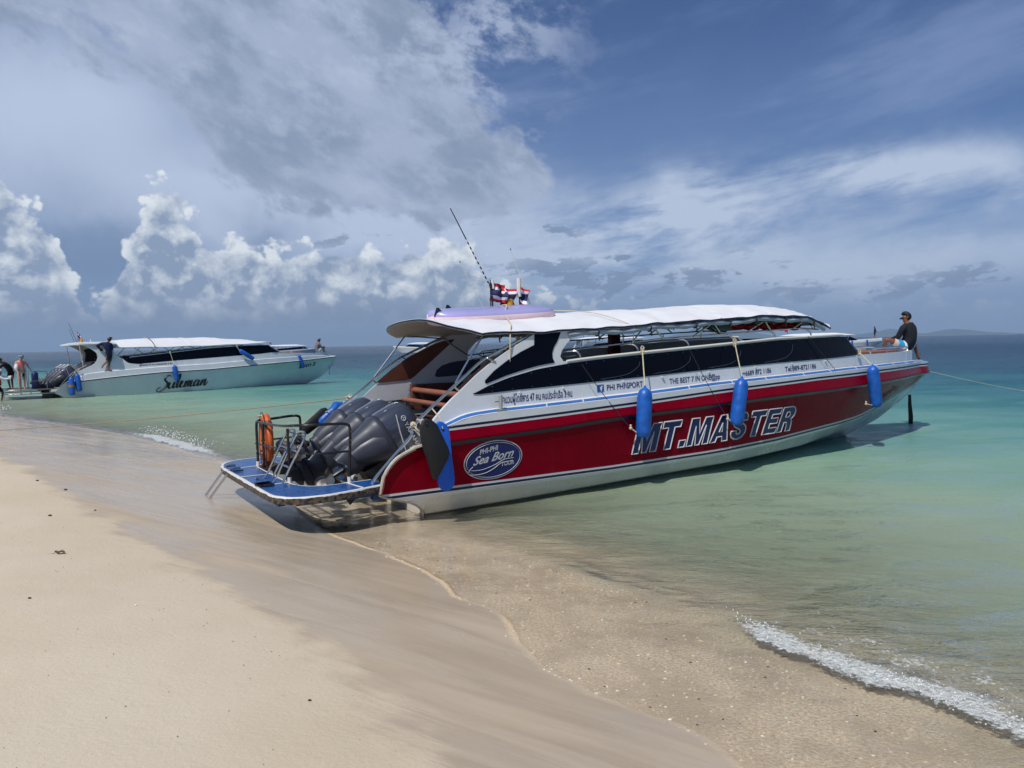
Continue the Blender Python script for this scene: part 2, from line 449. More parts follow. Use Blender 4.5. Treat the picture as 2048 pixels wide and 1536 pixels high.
# patches of darker body colour far out
farp = nz(t, comb(t, px * .012, py * .045, 0.), 1.0, 5, .6).ss(.42, .62) * rd.ss(45., 140.)
body = mixc(t, farp * .55, body, lin(14, 52, 76))
dif = t.nodes.new('ShaderNodeBsdfDiffuse'); lnk(t, body, dif.inputs[0])
tr = t.nodes.new('ShaderNodeBsdfTransparent')
absb = mixc(t, ((dep - .04) / .5).clamp(), (1, 1, 1), (.60, .84, .76)); lnk(t, absb, tr.inputs[0])
mx = t.nodes.new('ShaderNodeMixShader'); opac = 1.0 - ((dep - .06).max(0.0) * -2.5).exp()
lnk(t, opac.clamp(), mx.inputs[0]); t.links.new(tr.outputs[0], mx.inputs[1]); t.links.new(dif.outputs[0], mx.inputs[2])
# ripples
ca, sa = math.cos(R(4)), math.sin(R(4))
u = px * ca + py * sa; v = py * ca - px * sa
r1 = nz(t, comb(t, u * 1.5, v * 3.4, 0.), 1.0, 5, .62, .4)
r2 = nz(t, comb(t, u * 4.6, v * 10.5, 4.), 1.0, 4, .6, .4)
r3 = nz(t, comb(t, u * .22, v * .6, 9.), 1.0, 4, .55, .3)
calm = dep.ss(.02, .30, .05, 1.0)
h = (r1 * .27 * rd.ss(60., 300., 1.0, .35) + r2 * .05 * rd.ss(20., 60., 1., 0.) + r3 * .45 * rd.ss(15., 50.)) * calm
hb = t.nodes.new('ShaderNodeBump'); hb.inputs['Strength'].default_value = 1.0; hb.inputs['Distance'].default_value = 1.0
lnk(t, h, hb.inputs['Height'])
gl = t.nodes.new('ShaderNodeBsdfGlossy'); gl.inputs['Color'].default_value = (1, 1, 1, 1)
lnk(t, rd.ss(5., 120., .03, .26), gl.inputs['Roughness']); t.links.new(hb.outputs[0], gl.inputs['Normal'])
fr = t.nodes.new('ShaderNodeFresnel'); fr.inputs['IOR'].default_value = 1.33; t.links.new(hb.outputs[0], fr.inputs['Normal'])
ms = t.nodes.new('ShaderNodeMixShader')
lnk(t, (V(t, fr.outputs[0]) * rd.ss(10., 200., 1.0, .62)).clamp(), ms.inputs[0]); t.links.new(mx.outputs[0], ms.inputs[1]); t.links.new(gl.outputs[0], ms.inputs[2])
# foam
fn = nz(t, P, 26., 6, .72); fv = vor(t, P, 34., 'F1'); fn2 = nz(t, P, 5., 4, .6)
fmask = (fo * 1.25 + (fn - .5) * 1.5 + (fn2 - .5) * .8 - fv * .35).ss(.42, .72) * fo.ss(.02, .2)
# scattered whitecaps and long slick lines farther out
wc = nz(t, comb(t, px * .05, py * .35, 2.), 1.0, 7, .7).ss(.70, .76) * rd.ss(25., 70.) * .45
caustic_lace = (nz(t, comb(t, px, py * 1.4, 7.), 1.9, 5, .62, .5) - .5).abs().ss(.0, .012, 1.0, .0) * fo.ss(.05, .2) * fn2.ss(.45, .6) * .35  # caustic light network of the shallows, painted as thin pale foam lines
fm = (fmask * .80 + wc + caustic_lace).clamp()
fd = t.nodes.new('ShaderNodeBsdfPrincipled'); lnk(t, mixc(t, fn.ss(.3, .7), lin(180, 188, 182), lin(245, 247, 245)), fd.inputs['Base Color']); fd.inputs['Roughness'].default_value = .35
fb = t.nodes.new('ShaderNodeBump'); fb.inputs['Strength'].default_value = .9; fb.inputs['Distance'].default_value = .03; lnk(t, fn + fv * -.6, fb.inputs['Height']); t.links.new(fb.outputs[0], fd.inputs['Normal'])
mf = t.nodes.new('ShaderNodeMixShader'); lnk(t, fm, mf.inputs[0]); t.links.new(ms.outputs[0], mf.inputs[1]); t.links.new(fd.outputs[0], mf.inputs[2])
t.links.new(mf.outputs[0], out.inputs[0])
struct('sea_water', me, wm)

# ================================================================== mesh helpers
class MB:
    def __init__(s): s.v, s.f, s.m = [], [], []
    def add(s, vs, fs, mi=0):
        b = len(s.v); s.v += [tuple(v) for v in vs]; s.f += [tuple(b + i for i in f) for f in fs]
        s.m += [mi] * len(fs); return s
    def box(s, c, d, rot=None, mi=0):
        x, y, z = d[0] / 2, d[1] / 2, d[2] / 2
        vs = [Vector(q) for q in ((-x, -y, -z), (x, -y, -z), (x, y, -z), (-x, y, -z), (-x, -y, z), (x, -y, z), (x, y, z), (-x, y, z))]
        if rot is not None: vs = [rot @ q for q in vs]
        c = Vector(c)
        return s.add([q + c for q in vs], [(0, 3, 2, 1), (4, 5, 6, 7), (0, 1, 5, 4), (1, 2, 6, 5), (2, 3, 7, 6), (3, 0, 4, 7)], mi)
    def tube(s, pts, r, n=8, closed=False, mi=0, flat=1.0):
        pts = [Vector(p) for p in pts]; N = len(pts)
        rr = r if isinstance(r, (list, tuple)) else [r] * N
        rings = []; prev = None
        for i, p in enumerate(pts):
            if closed: d = pts[(i + 1) % N] - pts[i - 1]
            else: d = pts[min(i + 1, N - 1)] - pts[max(i - 1, 0)]
            d = d.normalized() if d.length > 1e-9 else Vector((0, 0, 1))
            if prev is None:
                up = Vector((0, 0, 1)) if abs(d.z) < .95 else Vector((1, 0, 0)); a = d.cross(up).normalized()
            else:
                a = prev - d * prev.dot(d)
                a = a.normalized() if a.length > 1e-6 else d.orthogonal().normalized()
            prev = a; b = d.cross(a)
            rings.append([p + a * math.cos(2 * math.pi * k / n) * rr[i] + b * math.sin(2 * math.pi * k / n) * rr[i] * flat for k in range(n)])
        vs = [q for g in rings for q in g]; fs = []
        for i in range(N if closed else N - 1):
            j = (i + 1) % N
            for k in range(n): k2 = (k + 1) % n; fs.append((i * n + k, i * n + k2, j * n + k2, j * n + k))
        if not closed: fs += [tuple(range(n))[::-1], tuple((N - 1) * n + k for k in range(n))]
        return s.add(vs, fs, mi)
    def loft(s, rings, closed=True, caps=True, mi=0):
        n = len(rings[0]); vs = [q for g in rings for q in g]; fs = []
        for i in range(len(rings) - 1):
            for k in range(n if closed else n - 1):
                k2 = (k + 1) % n; fs.append((i * n + k, i * n + k2, (i + 1) * n + k2, (i + 1) * n + k))
        if caps and closed: fs += [tuple(range(n))[::-1], tuple((len(rings) - 1) * n + k for k in range(n))]
        return s.add(vs, fs, mi)
    def ball(s, c, r, n=8, m=6, mi=0):
        rx = r if isinstance(r, (list, tuple)) else (r, r, r); c = Vector(c); rings = []
        for i in range(1, m):
            t = math.pi * i / m
            rings.append([c + Vector((rx[0] * math.sin(t) * math.cos(2 * math.pi * k / n), rx[1] * math.sin(t) * math.sin(2 * math.pi * k / n), -rx[2] * math.cos(t))) for k in range(n)])
        vs = [q for g in rings for q in g] + [c - Vector((0, 0, rx[2])), c + Vector((0, 0, rx[2]))]; fs = []
        for i in range(m - 2):
            for k in range(n): k2 = (k + 1) % n; fs.append((i * n + k, i * n + k2, (i + 1) * n + k2, (i + 1) * n + k))
        L_ = len(vs)
        for k in range(n): k2 = (k + 1) % n; fs.append((L_ - 2, k2, k)); fs.append((L_ - 1, (m - 2) * n + k, (m - 2) * n + k2))
        return s.add(vs, fs, mi)
    def build(s, name, mats, parent=None, smooth=38, label=None, loc=None):
        me = bpy.data.meshes.new(name)
        me.from_pydata(s.v, [], s.f)
        mats = mats if isinstance(mats, (list, tuple)) else [mats]
        for m in mats: me.materials.append(m)
        if len(mats) > 1: me.polygons.foreach_set('material_index', s.m)
        me.validate(); me.update()
        if smooth: me.shade_smooth(); me.set_sharp_from_angle(angle=R(smooth))
        o = bpy.data.objects.new(name, me); COL.objects.link(o)
        if parent is not None: o.parent = parent
        if label: o['label'] = label
        if loc is not None: o.location = loc
        return o


def thing(name, label, cat, loc=(0, 0, 0), rz=0., group=None):
    o = bpy.data.objects.new(name, None); COL.objects.link(o); o.empty_display_size = .2
    o.location = loc; o.rotation_euler = (0, 0, rz); o['label'] = label; o['category'] = cat
    if group: o['group'] = group
    return o


def tag(o, label, cat, group=None):
    o['label'] = label; o['category'] = cat
    if group: o['group'] = group
    return o


def crv(pts, n=8):      # Catmull-Rom through points
    P = [Vector(p) for p in pts]; out = []
    for i in range(len(P) - 1):
        a, b, c, d = P[max(i - 1, 0)], P[i], P[i + 1], P[min(i + 2, len(P) - 1)]
        for k in range(n):
            t = k / n
            out.append(.5 * ((2 * b) + (c - a) * t + (2 * a - 5 * b + 4 * c - d) * t * t + (3 * b - a - 3 * c + d) * t ** 3))
    out.append(P[-1]); return out


def sag(a, b, s_, n=14):
    a, b = Vector(a), Vector(b)
    return [a.lerp(b, i / n) - Vector((0, 0, s_ * 4 * (i / n) * (1 - i / n))) for i in range(n + 1)]


def ip(tab):
    xs = [p[0] for p in tab]; ys = [p[1] for p in tab]
    return lambda x: float(np.interp(x, xs, ys))


def text_polys(body, size=1., offset=0., shear=0., space=1., font=None):
    cu = bpy.data.curves.new('lettering', 'FONT'); cu.body = body; cu.size = size; cu.offset = offset; cu.shear = shear
    cu.space_character = space; cu.resolution_u = 3
    ob = bpy.data.objects.new('lettering', cu); COL.objects.link(ob)
    dg = bpy.context.evaluated_depsgraph_get(); dg.update()
    me = bpy.data.meshes.new_from_object(ob.evaluated_get(dg))
    vs = [tuple(v.co) for v in me.vertices]; fs = [tuple(p.vertices) for p in me.polygons]
    bpy.data.objects.remove(ob); bpy.data.curves.remove(cu); bpy.data.meshes.remove(me)
    return vs, fs


def put_text(mb, body, P0, P1, height, fn, off, offset=0., shear=0., mi=0, space=1.):
    """lay text on a surface: P0 = (u,v) of baseline start, P1 = (u,v) of baseline end, fn(u,v,off) -> 3D"""
    vs, fs = text_polys(body, 1., 0., shear, space)
    xs = [v[0] for v in vs]; x0, x1 = min(xs), max(xs)
    _, _ = 0, 0
    if offset: vs, fs = text_polys(body, 1., offset, shear, space)
    cap = .72
    out = []
    for v in vs:
        t = (v[0] - x0) / (x1 - x0)
        u_ = P0[0] + (P1[0] - P0[0]) * t; w_ = P0[1] + (P1[1] - P0[1]) * t + v[1] / cap * height
        out.append(fn(u_, w_, off))
    mb.add(out, fs, mi)


# ================================================================== materials
M = {}
M['gel'] = mat('white_gelcoat', lin(212, 217, 221), .24, noise_amt=.05, noise_scale=2.5, coat=.15)
M['gel_in'] = mat('inner_gelcoat', lin(204, 200, 194), .4, noise_amt=.06, noise_scale=3)
M['red'] = mat('red_paint', lin(126, 0, 27), .26, spec=.07, noise_amt=.12, noise_scale=1.3)
M['navy'] = mat('navy_stripe', lin(14, 18, 52), .25)
M['silver'] = mat('silver_tape', lin(190, 194, 198), .35)
M['blue'] = mat('blue_nonslip', lin(38, 98, 172), .42, noise_amt=.16, noise_scale=9, bump=.15, bump_scale=160)
M['tint'] = mat('tinted_acrylic', lin(5, 8, 22), .08, spec=.10)
M['tint_in'] = mat('tinted_inside', lin(60, 72, 92), .3)
M['steel'] = mat('stainless_steel', (.62, .62, .60), .22, 1.0)
M['rail'] = mat('cream_painted_rail', lin(222, 220, 208), .35)
M['black'] = mat('black_rubber', lin(22, 23, 26), .6, noise_amt=.2, noise_scale=20)
M['blkpaint'] = mat('chipped_black_paint', lin(20, 22, 27), .32, noise_amt=.3, noise_scale=30)
M['canvas'] = mat('white_canvas', lin(219, 221, 224), .75, noise_amt=.03, noise_scale=3, bump=.5, bump_scale=5)
M['canvas_roll'] = mat('grey_canvas_roll', lin(150, 164, 178), .6, noise_amt=.15, noise_scale=6, bump=.5, bump_scale=14)
M['beige'] = mat('beige_lining', lin(196, 188, 174), .7, noise_amt=.06, noise_scale=4)
M['brown'] = mat('brown_vinyl', lin(98, 60, 48), .38, noise_amt=.1, noise_scale=5)
M['tan'] = mat('tan_cushion', lin(150, 92, 70), .5, noise_amt=.1, noise_scale=5)
M['fender'] = mat('blue_fender_cover', lin(22, 92, 184), .42, noise_amt=.30, noise_scale=7, bump=.5, bump_scale=9)
M['foamblue'] = mat('blue_foam', lin(16, 92, 205), .6, noise_amt=.06, noise_scale=20)
M['rope'] = mat('pale_rope', lin(205, 196, 172), .85, noise_amt=.2, noise_scale=60, bump=.6, bump_scale=90)
M['darkrope'] = mat('dark_cord', lin(50, 44, 42), .8)
M['engine'] = mat('engine_grey', lin(70, 75, 88), .24, .35, noise_amt=.06, noise_scale=3, coat=1.0)
M['engine2'] = mat('engine_lower_grey', lin(64, 68, 78), .42, .2, noise_amt=.1, noise_scale=5)
M['gear'] = mat('gearcase_blue_black', lin(38, 48, 66), .38, .2, noise_amt=.15, noise_scale=8)
M['prop'] = mat('worn_bronze_steel', lin(168, 160, 146), .28, .9, noise_amt=.15, noise_scale=14)
M['ring'] = mat('orange_lifebuoy', lin(208, 98, 40), .42, noise_amt=.14, noise_scale=6, bump=.2, bump_scale=12)
M['ringdark'] = mat('faded_orange_band', lin(120, 66, 44), .6)
M['chip'] = mat('chipped_white_edge', lin(222, 222, 218), .4)
M['maroon'] = mat('maroon_cloth', lin(78, 14, 24), .85)
M['redcloth'] = mat('red_cloth', lin(180, 20, 34), .85)
M['lilac'] = mat('lilac_board', lin(160, 158, 208), .3, coat=.4, noise_amt=.03, noise_scale=3)
M['pink'] = mat('pink_board_side', lin(236, 208, 212), .4, noise_amt=.06, noise_scale=6)
M['amber'] = mat('amber_lens', lin(205, 150, 20), .3)
M['txtnavy'] = mat('navy_lettering', lin(14, 26, 92), .3)
M['txtteal'] = mat('teal_lettering', lin(30, 90, 100), .3)
M['wood'] = mat('wet_dark_wood', lin(34, 26, 24), .7, noise_amt=.3, noise_scale=12, bump=.8, bump_scale=20)
M['hairm'] = mat('black_hair', lin(16, 14, 15), .55, bump=.6, bump_scale=60)
M['skin'] = mat('brown_skin', lin(122, 76, 54), .55, noise_amt=.06, noise_scale=8)
M['skinfair'] = mat('fair_skin', lin(205, 150, 125), .55, noise_amt=.05, noise_scale=8)  # paler complexion, a skin tone of its own
M['white'] = mat('white_cloth', lin(225, 226, 228), .85)

# working-boat wear: vertical run marks, fender rub marks and waterline grime on the painted hull
def wear(m_, stain, amt):
    t = m_.node_tree; b = t.nodes['Principled BSDF']; lk = b.inputs['Base Color'].links[0].from_socket
    co = t.nodes.new('ShaderNodeTexCoord'); ox, oy, oz = sepx(t, V(t, co.outputs['Object']))
    runs = nz(t, comb(t, ox * 9., oy * 2., oz * .7), 1.0, 5, .65).ss(.56, .76) * nz(t, comb(t, ox * .8, oy * .5, oz), 1.0, 3, .5).ss(.45, .62)
    scuf = nz(t, comb(t, ox * 3., oy * 3., oz * 14.), 1.0, 6, .75).ss(.66, .74)
    grime = (oz + (nz(t, comb(t, ox * 2.5, oy, oz * 6.), 1.0, 5, .6) - .5) * .22).ss(.05, .24, 1.0, 0.0)
    f_ = (runs * .45 + scuf * .35 + grime * .7).clamp() * amt
    lnk(t, mixc(t, f_, V(t, lk), stain), b.inputs['Base Color'])
wear(M['gel'], lin(150, 142, 122), .55); wear(M['red'], lin(132, 70, 66), .35)

# chipped edge: white paint worn to dark on the platform's rim
m = bpy.data.materials.new('worn_platform_edge'); m.use_nodes = True; t = m.node_tree; b = t.nodes['Principled BSDF']
co = t.nodes.new('ShaderNodeTexCoord'); O_ = V(t, co.outputs['Object'])
ox, oy, oz = sepx(t, O_)
n1 = nz(t, O_, 9., 6, .7); wear = ((n1 - .5) * 2.2 + oz.ss(.455, .515, .95, -.55)).ss(.1, .28)
lnk(t, mixc(t, wear, lin(222, 222, 218), mixc(t, nz(t, O_, 22., 4, .6).ss(.4, .6), lin(30, 26, 24), lin(96, 82, 66))), b.inputs['Base Color'])
b.inputs['Roughness'].default_value = .5; M['wornedge'] = m
# chipped black rail paint
m = bpy.data.materials.new('chipped_rail_paint'); m.use_nodes = True; t = m.node_tree; b = t.nodes['Principled BSDF']
co = t.nodes.new('ShaderNodeTexCoord'); O_ = V(t, co.outputs['Object']); c_ = nz(t, O_, 16., 5, .7).ss(.60, .66)
lnk(t, mixc(t, c_, lin(20, 22, 26), lin(150, 140, 130)), b.inputs['Base Color']); lnk(t, c_.ss(0., 1., .3, .55), b.inputs['Roughness']); M['chiprail'] = m

# ================================================================== generic speedboat hull
class Hull:
    def __init__(s, k): s.__dict__.update(k)
    def sect(s, x):
        """control points (halfwidth, z) from keel to gunwale"""
        zc, rb = s.zc(x), s.rub(x)
        return [(0., s.zk(x)), (s.wb(x), s.zb(x)), (s.wc(x), zc), (s.w(x), rb), (s.w(x), s.top(x) + .5)]
    def y(s, x, z):
        p = s.sect(x); zs = [q[1] for q in p]
        return float(np.interp(z, zs, [q[0] for q in p]))


w_m = lambda x: 1.65 if x < 6 else (1.65 - 1.2 * ((min(x, 13.2) - 6) / 7.2) ** 2.4 if x <= 13.2 else .45 * math.sqrt(max(0., 1 - ((x - 13.2) / .8) ** 2)))
HM = Hull(dict(
    w=w_m,
    top=ip([(-.72, .38), (-.70, .50), (-.67, .60), (-.61, .70), (-.54, .78), (-.47, .83), (-.36, .88), (-.26, .92), (-.08, .97), (.0, 1.02), (.1, 1.12), (.2, 1.17), (.3, 1.2), (.45, 1.25), (.64, 1.285), (1.0, 1.31), (1.67, 1.33), (3.5, 1.40), (5.3, 1.49), (6.8, 1.54), (9, 1.61), (11, 1.635), (13, 1.64), (14, 1.62)]),
    ledge=ip([(-.1, 0.0), (.2, .02), (.6, .045), (2, .05), (6, .055), (14, .04)]),
    bot=ip([(-.72, .37), (-.66, .34), (-.49, .285), (-.32, .235), (-.2, .18), (-.12, .12), (-.05, .04), (.0, -.7), (20, -.7)]),
    zk=ip([(-1, -.42), (3, -.36), (6, -.26), (9, -.12), (10.9, .0), (12.22, .33), (13.11, .69), (13.55, .90), (13.97, 1.17), (14.01, 1.3)]),
    zb=ip([(-1, .0), (1.5, .04), (3.5, .09), (6, .13), (8, .19), (10, .30), (11.5, .42), (12.6, .58), (13.2, .76), (13.6, .93), (14.02, 1.2)]),
    wb=ip([(-1, 1.45), (4, 1.43), (6, 1.36), (8, 1.12), (10, .66), (11.5, .30), (12.6, .08), (13.0, 0), (20, 0)]),
    zc=ip([(-1, .31), (3, .31), (5.4, .35), (6.9, .41), (8.7, .52), (9.7, .58), (10.9, .71), (12.0, .82), (13.0, .93), (13.5, 1.0), (14.02, 1.22)]),
    wc=ip([(-1, 1.60), (5, 1.56), (7, 1.45), (9, 1.24), (10, 1.06), (11, .78), (12, .45), (13, .13), (13.5, .02), (13.6, 0), (20, 0)]),
    rub=ip([(-1, .94), (.29, .97), (2.02, 1.04), (2.74, 1.09), (5.27, 1.18), (6.25, 1.22), (7.94, 1.265), (10.1, 1.32), (12.1, 1.355), (14.1, 1.375)]),
    navy=ip([(-.3, 1.10), (.26, 1.145), (2.02, 1.215), (3.5, 1.285), (5.3, 1.385), (7.9, 1.49), (10.3, 1.54), (12, 1.555), (14.1, 1.56)])))


def build_hull(H, xs, rows, mats, parent, name='hull'):
    """rows: list of (zfun, extra halfwidth, material of the band below this row)"""
    mb = MB()
    for side in (-1, 1):
        grid = []
        for x in xs:
            col = []
            lo, hi = H.bot(x), H.top(x)
            for zf, ex, _ in rows:
                z = zf(x); z = min(max(z, lo, H.zk(x)), hi)
                yy = max(0., H.y(x, z))
                if ex and yy > .02: yy += ex * min(1, yy / .3)
                col.append((x, side * yy, z))
            grid.append(col)
        b = len(mb.v); n = len(rows)
        for c in grid: mb.v += c
        for i in range(len(xs) - 1):
            for k in range(n - 1):
                q = (b + i * n + k, b + (i + 1) * n + k, b + (i + 1) * n + k + 1, b + i * n + k + 1)
                if side > 0: q = q[::-1]
                p = [Vector(mb.v[a]) for a in q]
                if (p[2] - p[0]).cross(p[3] - p[1]).length < 1e-6: continue
                mb.f.append(q); mb.m.append(rows[k + 1][2])
    return mb


BO = (-1.91, 11.30, 0.0); BA = R(32)
boat = thing('speedboat', 'large deep red and white speedboat with white roof and three outboards, nearest the beach', 'speedboat', BO, BA)
H = HM
xs = sorted(set(list(np.linspace(-.72, .3, 26)) + list(np.linspace(.3, 6, 24)) + list(np.linspace(6, 13.2, 40)) + list(np.linspace(13.2, 14.0, 16))))
H_w, H_n, H_s, H_r = 0, 1, 2, 3
rows = [(H.zk, 0, 0), (lambda x: (H.zk(x) + H.zb(x)) / 2, 0, 0), (H.zb, 0, 0), (lambda x: H.zb(x) + .02, .012, 0), (lambda x: H.zc(x) - .07, 0, 0), (lambda x: H.zc(x) - .065, .012, 0), (H.zc, .012, 0), (lambda x: H.zc(x) + .032, .0, 1), (lambda x: H.zc(x) + .062, 0, 2),
        (lambda x: (H.zc(x) + H.rub(x)) / 2, 0, 3), (lambda x: H.rub(x) - .055, 0, 3), (lambda x: H.rub(x) - .02, .012, 1), (lambda x: H.rub(x), .034, 1), (lambda x: H.rub(x) + .03, .036, 3),
        (lambda x: H.rub(x) + .06, .026, 3), (lambda x: H.navy(x) - .028, 0, 3), (lambda x: H.navy(x), 0, 2), (lambda x: H.navy(x) + .034, 0, 1), (lambda x: (H.navy(x) + H.top(x)) / 2, 0, 0), (H.top, 0, 0)]
build_hull(H, xs, rows, None, boat).build('hull', [M['gel'], M['navy'], M['silver'], M['red']], boat, smooth=50)
# a thin steel-capped lip round the cut-away quarter, both sides
for sd in (-1, 1):
    mb = MB(); lip = [(x, sd * (H.y(x, H.top(x)) - .02), H.top(x)) for x in np.linspace(-.72, .12, 18)]
    mb.tube(lip, .028, 8)
    lip2 = [(x, sd * (H.y(x, max(H.bot(x), 0)) - .03), H.bot(x)) for x in np.linspace(-.72, -.04, 14)]
    mb.tube(lip2, .026, 8); mb.tube([lip[0], lip2[0]], .03, 8)
    mb.build('quarter_trim', mat('dull_edge_trim', lin(176, 172, 160), .5, noise_amt=.25, noise_scale=12), boat)

# walkway ledge: white border, blue non-slip, white border, with white cross strips
def cab(x, z): return max(.02, H.w(x) - .15 - .075 * (z - 1.3))
for sd in (-1, 1):
    mb = MB(); n = 5; b = 0
    xs2 = list(np.linspace(-.02, 13.1, 110)) + list(np.linspace(13.15, 13.97, 10)); L_ = []
    for x in xs2:
        w = H.w(x); T = H.top(x); l = H.ledge(x)
        offs = [0, .022, .115, .135, .16]
        L_.append([(x, sd * max(0, w - o), T + .002 + l * o / .16) for o in offs])
    for c in L_: mb.v += c
    for i in range(len(xs2) - 1):
        for k in range(n - 1):
            q = (i * n + k, (i + 1) * n + k, (i + 1) * n + k + 1, i * n + k + 1)
            if sd > 0: q = q[::-1]
            if xs2[i] > 13.3 and k == 3: pass
            mb.f.append(q); mb.m.append(1 if k == 1 else 0)
    mb.build('side_walkway', [M['gel'], M['blue']], boat)
    for x in (1.80, 2.45, 3.95 - .35, 4.6, 5.6, 6.45, 7.5, 8.35, 9.3, 10.2, 11.1, 12.0, 12.8):
        w = H.w(x); mb = MB(); T = H.top(x); l = H.ledge(x); sk = .06
        w2 = H.w(x + sk)
        vs = [(x, sd * (w - .02), T + .005 + l * .12), (x + .022, sd * (w - .02), T + .005 + l * .12), (x + .022 + sk, sd * (w2 - .118), T + .006 + l * .74), (x + sk, sd * (w2 - .118), T + .006 + l * .74)]
        mb.add([(a, b_, c - .003) for a, b_, c in vs] + [(a, b_, c + .003) for a, b_, c in vs], [(0, 1, 2, 3), (4, 5, 6, 7), (0, 1, 5, 4), (1, 2, 6, 5), (2, 3, 7, 6), (3, 0, 4, 7)])
        mb.build('walkway_divider', M['gel'], boat, smooth=0)

# inner liner, transom, sole
for sd in (-1, 1):
    mb = MB(); xs3 = np.linspace(-.70, 9.6, 60)
    for x in xs3:
        yi = sd * (H.w(x) - .10); mb.v += [(x, sd * (H.y(x, .35) - .08), max(.34, H.bot(x))), (x, yi, max(.34, H.top(x) - .015)), (x, sd * (H.w(x) - .03), max(.34, H.top(x) - .002))]
    for i in range(59):
        for k in range(2): mb.f.append((i * 3 + k, (i + 1) * 3 + k, (i + 1) * 3 + k + 1, i * 3 + k + 1)); mb.m.append(0)
    mb.build('inner_side', M['gel_in'], boat)
mb = MB(); mb.box((.03, 0, .50), (.08, 2.9, .70)); mb.box((.28, 0, .84), (.50, 3.0, .05)); mb.box((.50, 0, 1.0), (.06, 3.0, .30)); mb.box((.06, 0, .06), (.06, 2.4, .25))
mb.build('transom', M['gel_in'], boat)
mb = MB(); fx = np.linspace(.3, 8.8, 12); mb.loft([[Vector((x, -yy, .56)), Vector((x, yy, .56)), Vector((x, yy, .61)), Vector((x, -yy, .61))] for x, yy in ((x, HM.y(x, .58) - .12) for x in fx)]); mb.build('cabin_floor', M['blue'], boat)

# cabin sides
def cs_(sd, off=0.): return lambda x, z, o=0.: (x, sd * (cab(x, z) + off + o), z)
def plate(mb, poly, f, o0, o1, mi=0):
    n = len(poly); vs = [f(x, z, o0) for x, z in poly] + [f(x, z, o1) for x, z in poly]
    mb.add(vs, [tuple(range(n)), tuple(range(2 * n - 1, n - 1, -1))] + [(i, i + n, (i + 1) % n + n, (i + 1) % n) for i in range(n)], mi)
def strip(mb, xs, zl, zh, f, o0, o1, mi=0):
    v0 = len(mb.v)
    for x in xs:
        a, b_ = zl(x), max(zh(x), zl(x) + .002)
        mb.v += [f(x, a, o0), f(x, b_, o0), f(x, b_, o1), f(x, a, o1)]
    N = len(xs)
    for i in range(N - 1):
        for k in range(4):
            k2 = (k + 1) % 4; mb.f.append((v0 + i * 4 + k, v0 + i * 4 + k2, v0 + (i + 1) * 4 + k2, v0 + (i + 1) * 4 + k)); mb.m.append(mi)
    mb.f += [(v0, v0 + 3, v0 + 2, v0 + 1), (v0 + 4 * (N - 1), v0 + 4 * (N - 1) + 1, v0 + 4 * (N - 1) + 2, v0 + 4 * (N - 1) + 3)]; mb.m += [mi, mi]

def rounded(poly, n=4):
    P = [Vector((p[0], p[1], 0)) for p in poly]; P.append(P[0]); return P

led = lambda x: H.top(x) + H.ledge(x) - .01
w2b = ip([(.71, 1.565), (.80, 1.56), (1.4, 1.59), (1.8, 1.605), (3.64, 1.68), (5.47, 1.76), (6.9, 1.81), (8.64, 1.85), (9.6, 1.885)])
w2t = ip([(.71, 1.575), (.78, 1.60), (.95, 1.67), (1.27, 1.765), (1.77, 1.87), (2.37, 1.94), (2.9, 1.98), (3.73, 2.03), (6, 2.155), (6.94, 2.21), (9.0, 2.26), (9.08, 2.25), (9.56, 1.90)])
arch = [(.04, 1.02), (.02, 1.14), (.10, 1.27), (.24, 1.40), (.38, 1.52), (.63, 1.71), (.77, 1.82), (1.02, 1.985), (1.26, 2.12), (1.53, 2.26), (1.73, 2.36), (1.9, 2.42), (2.48, 2.42), (2.44, 2.32), (2.32, 2.23), (2.22, 2.12), (2.19, 2.04), (2.24, 1.97), (2.46, 1.955)]
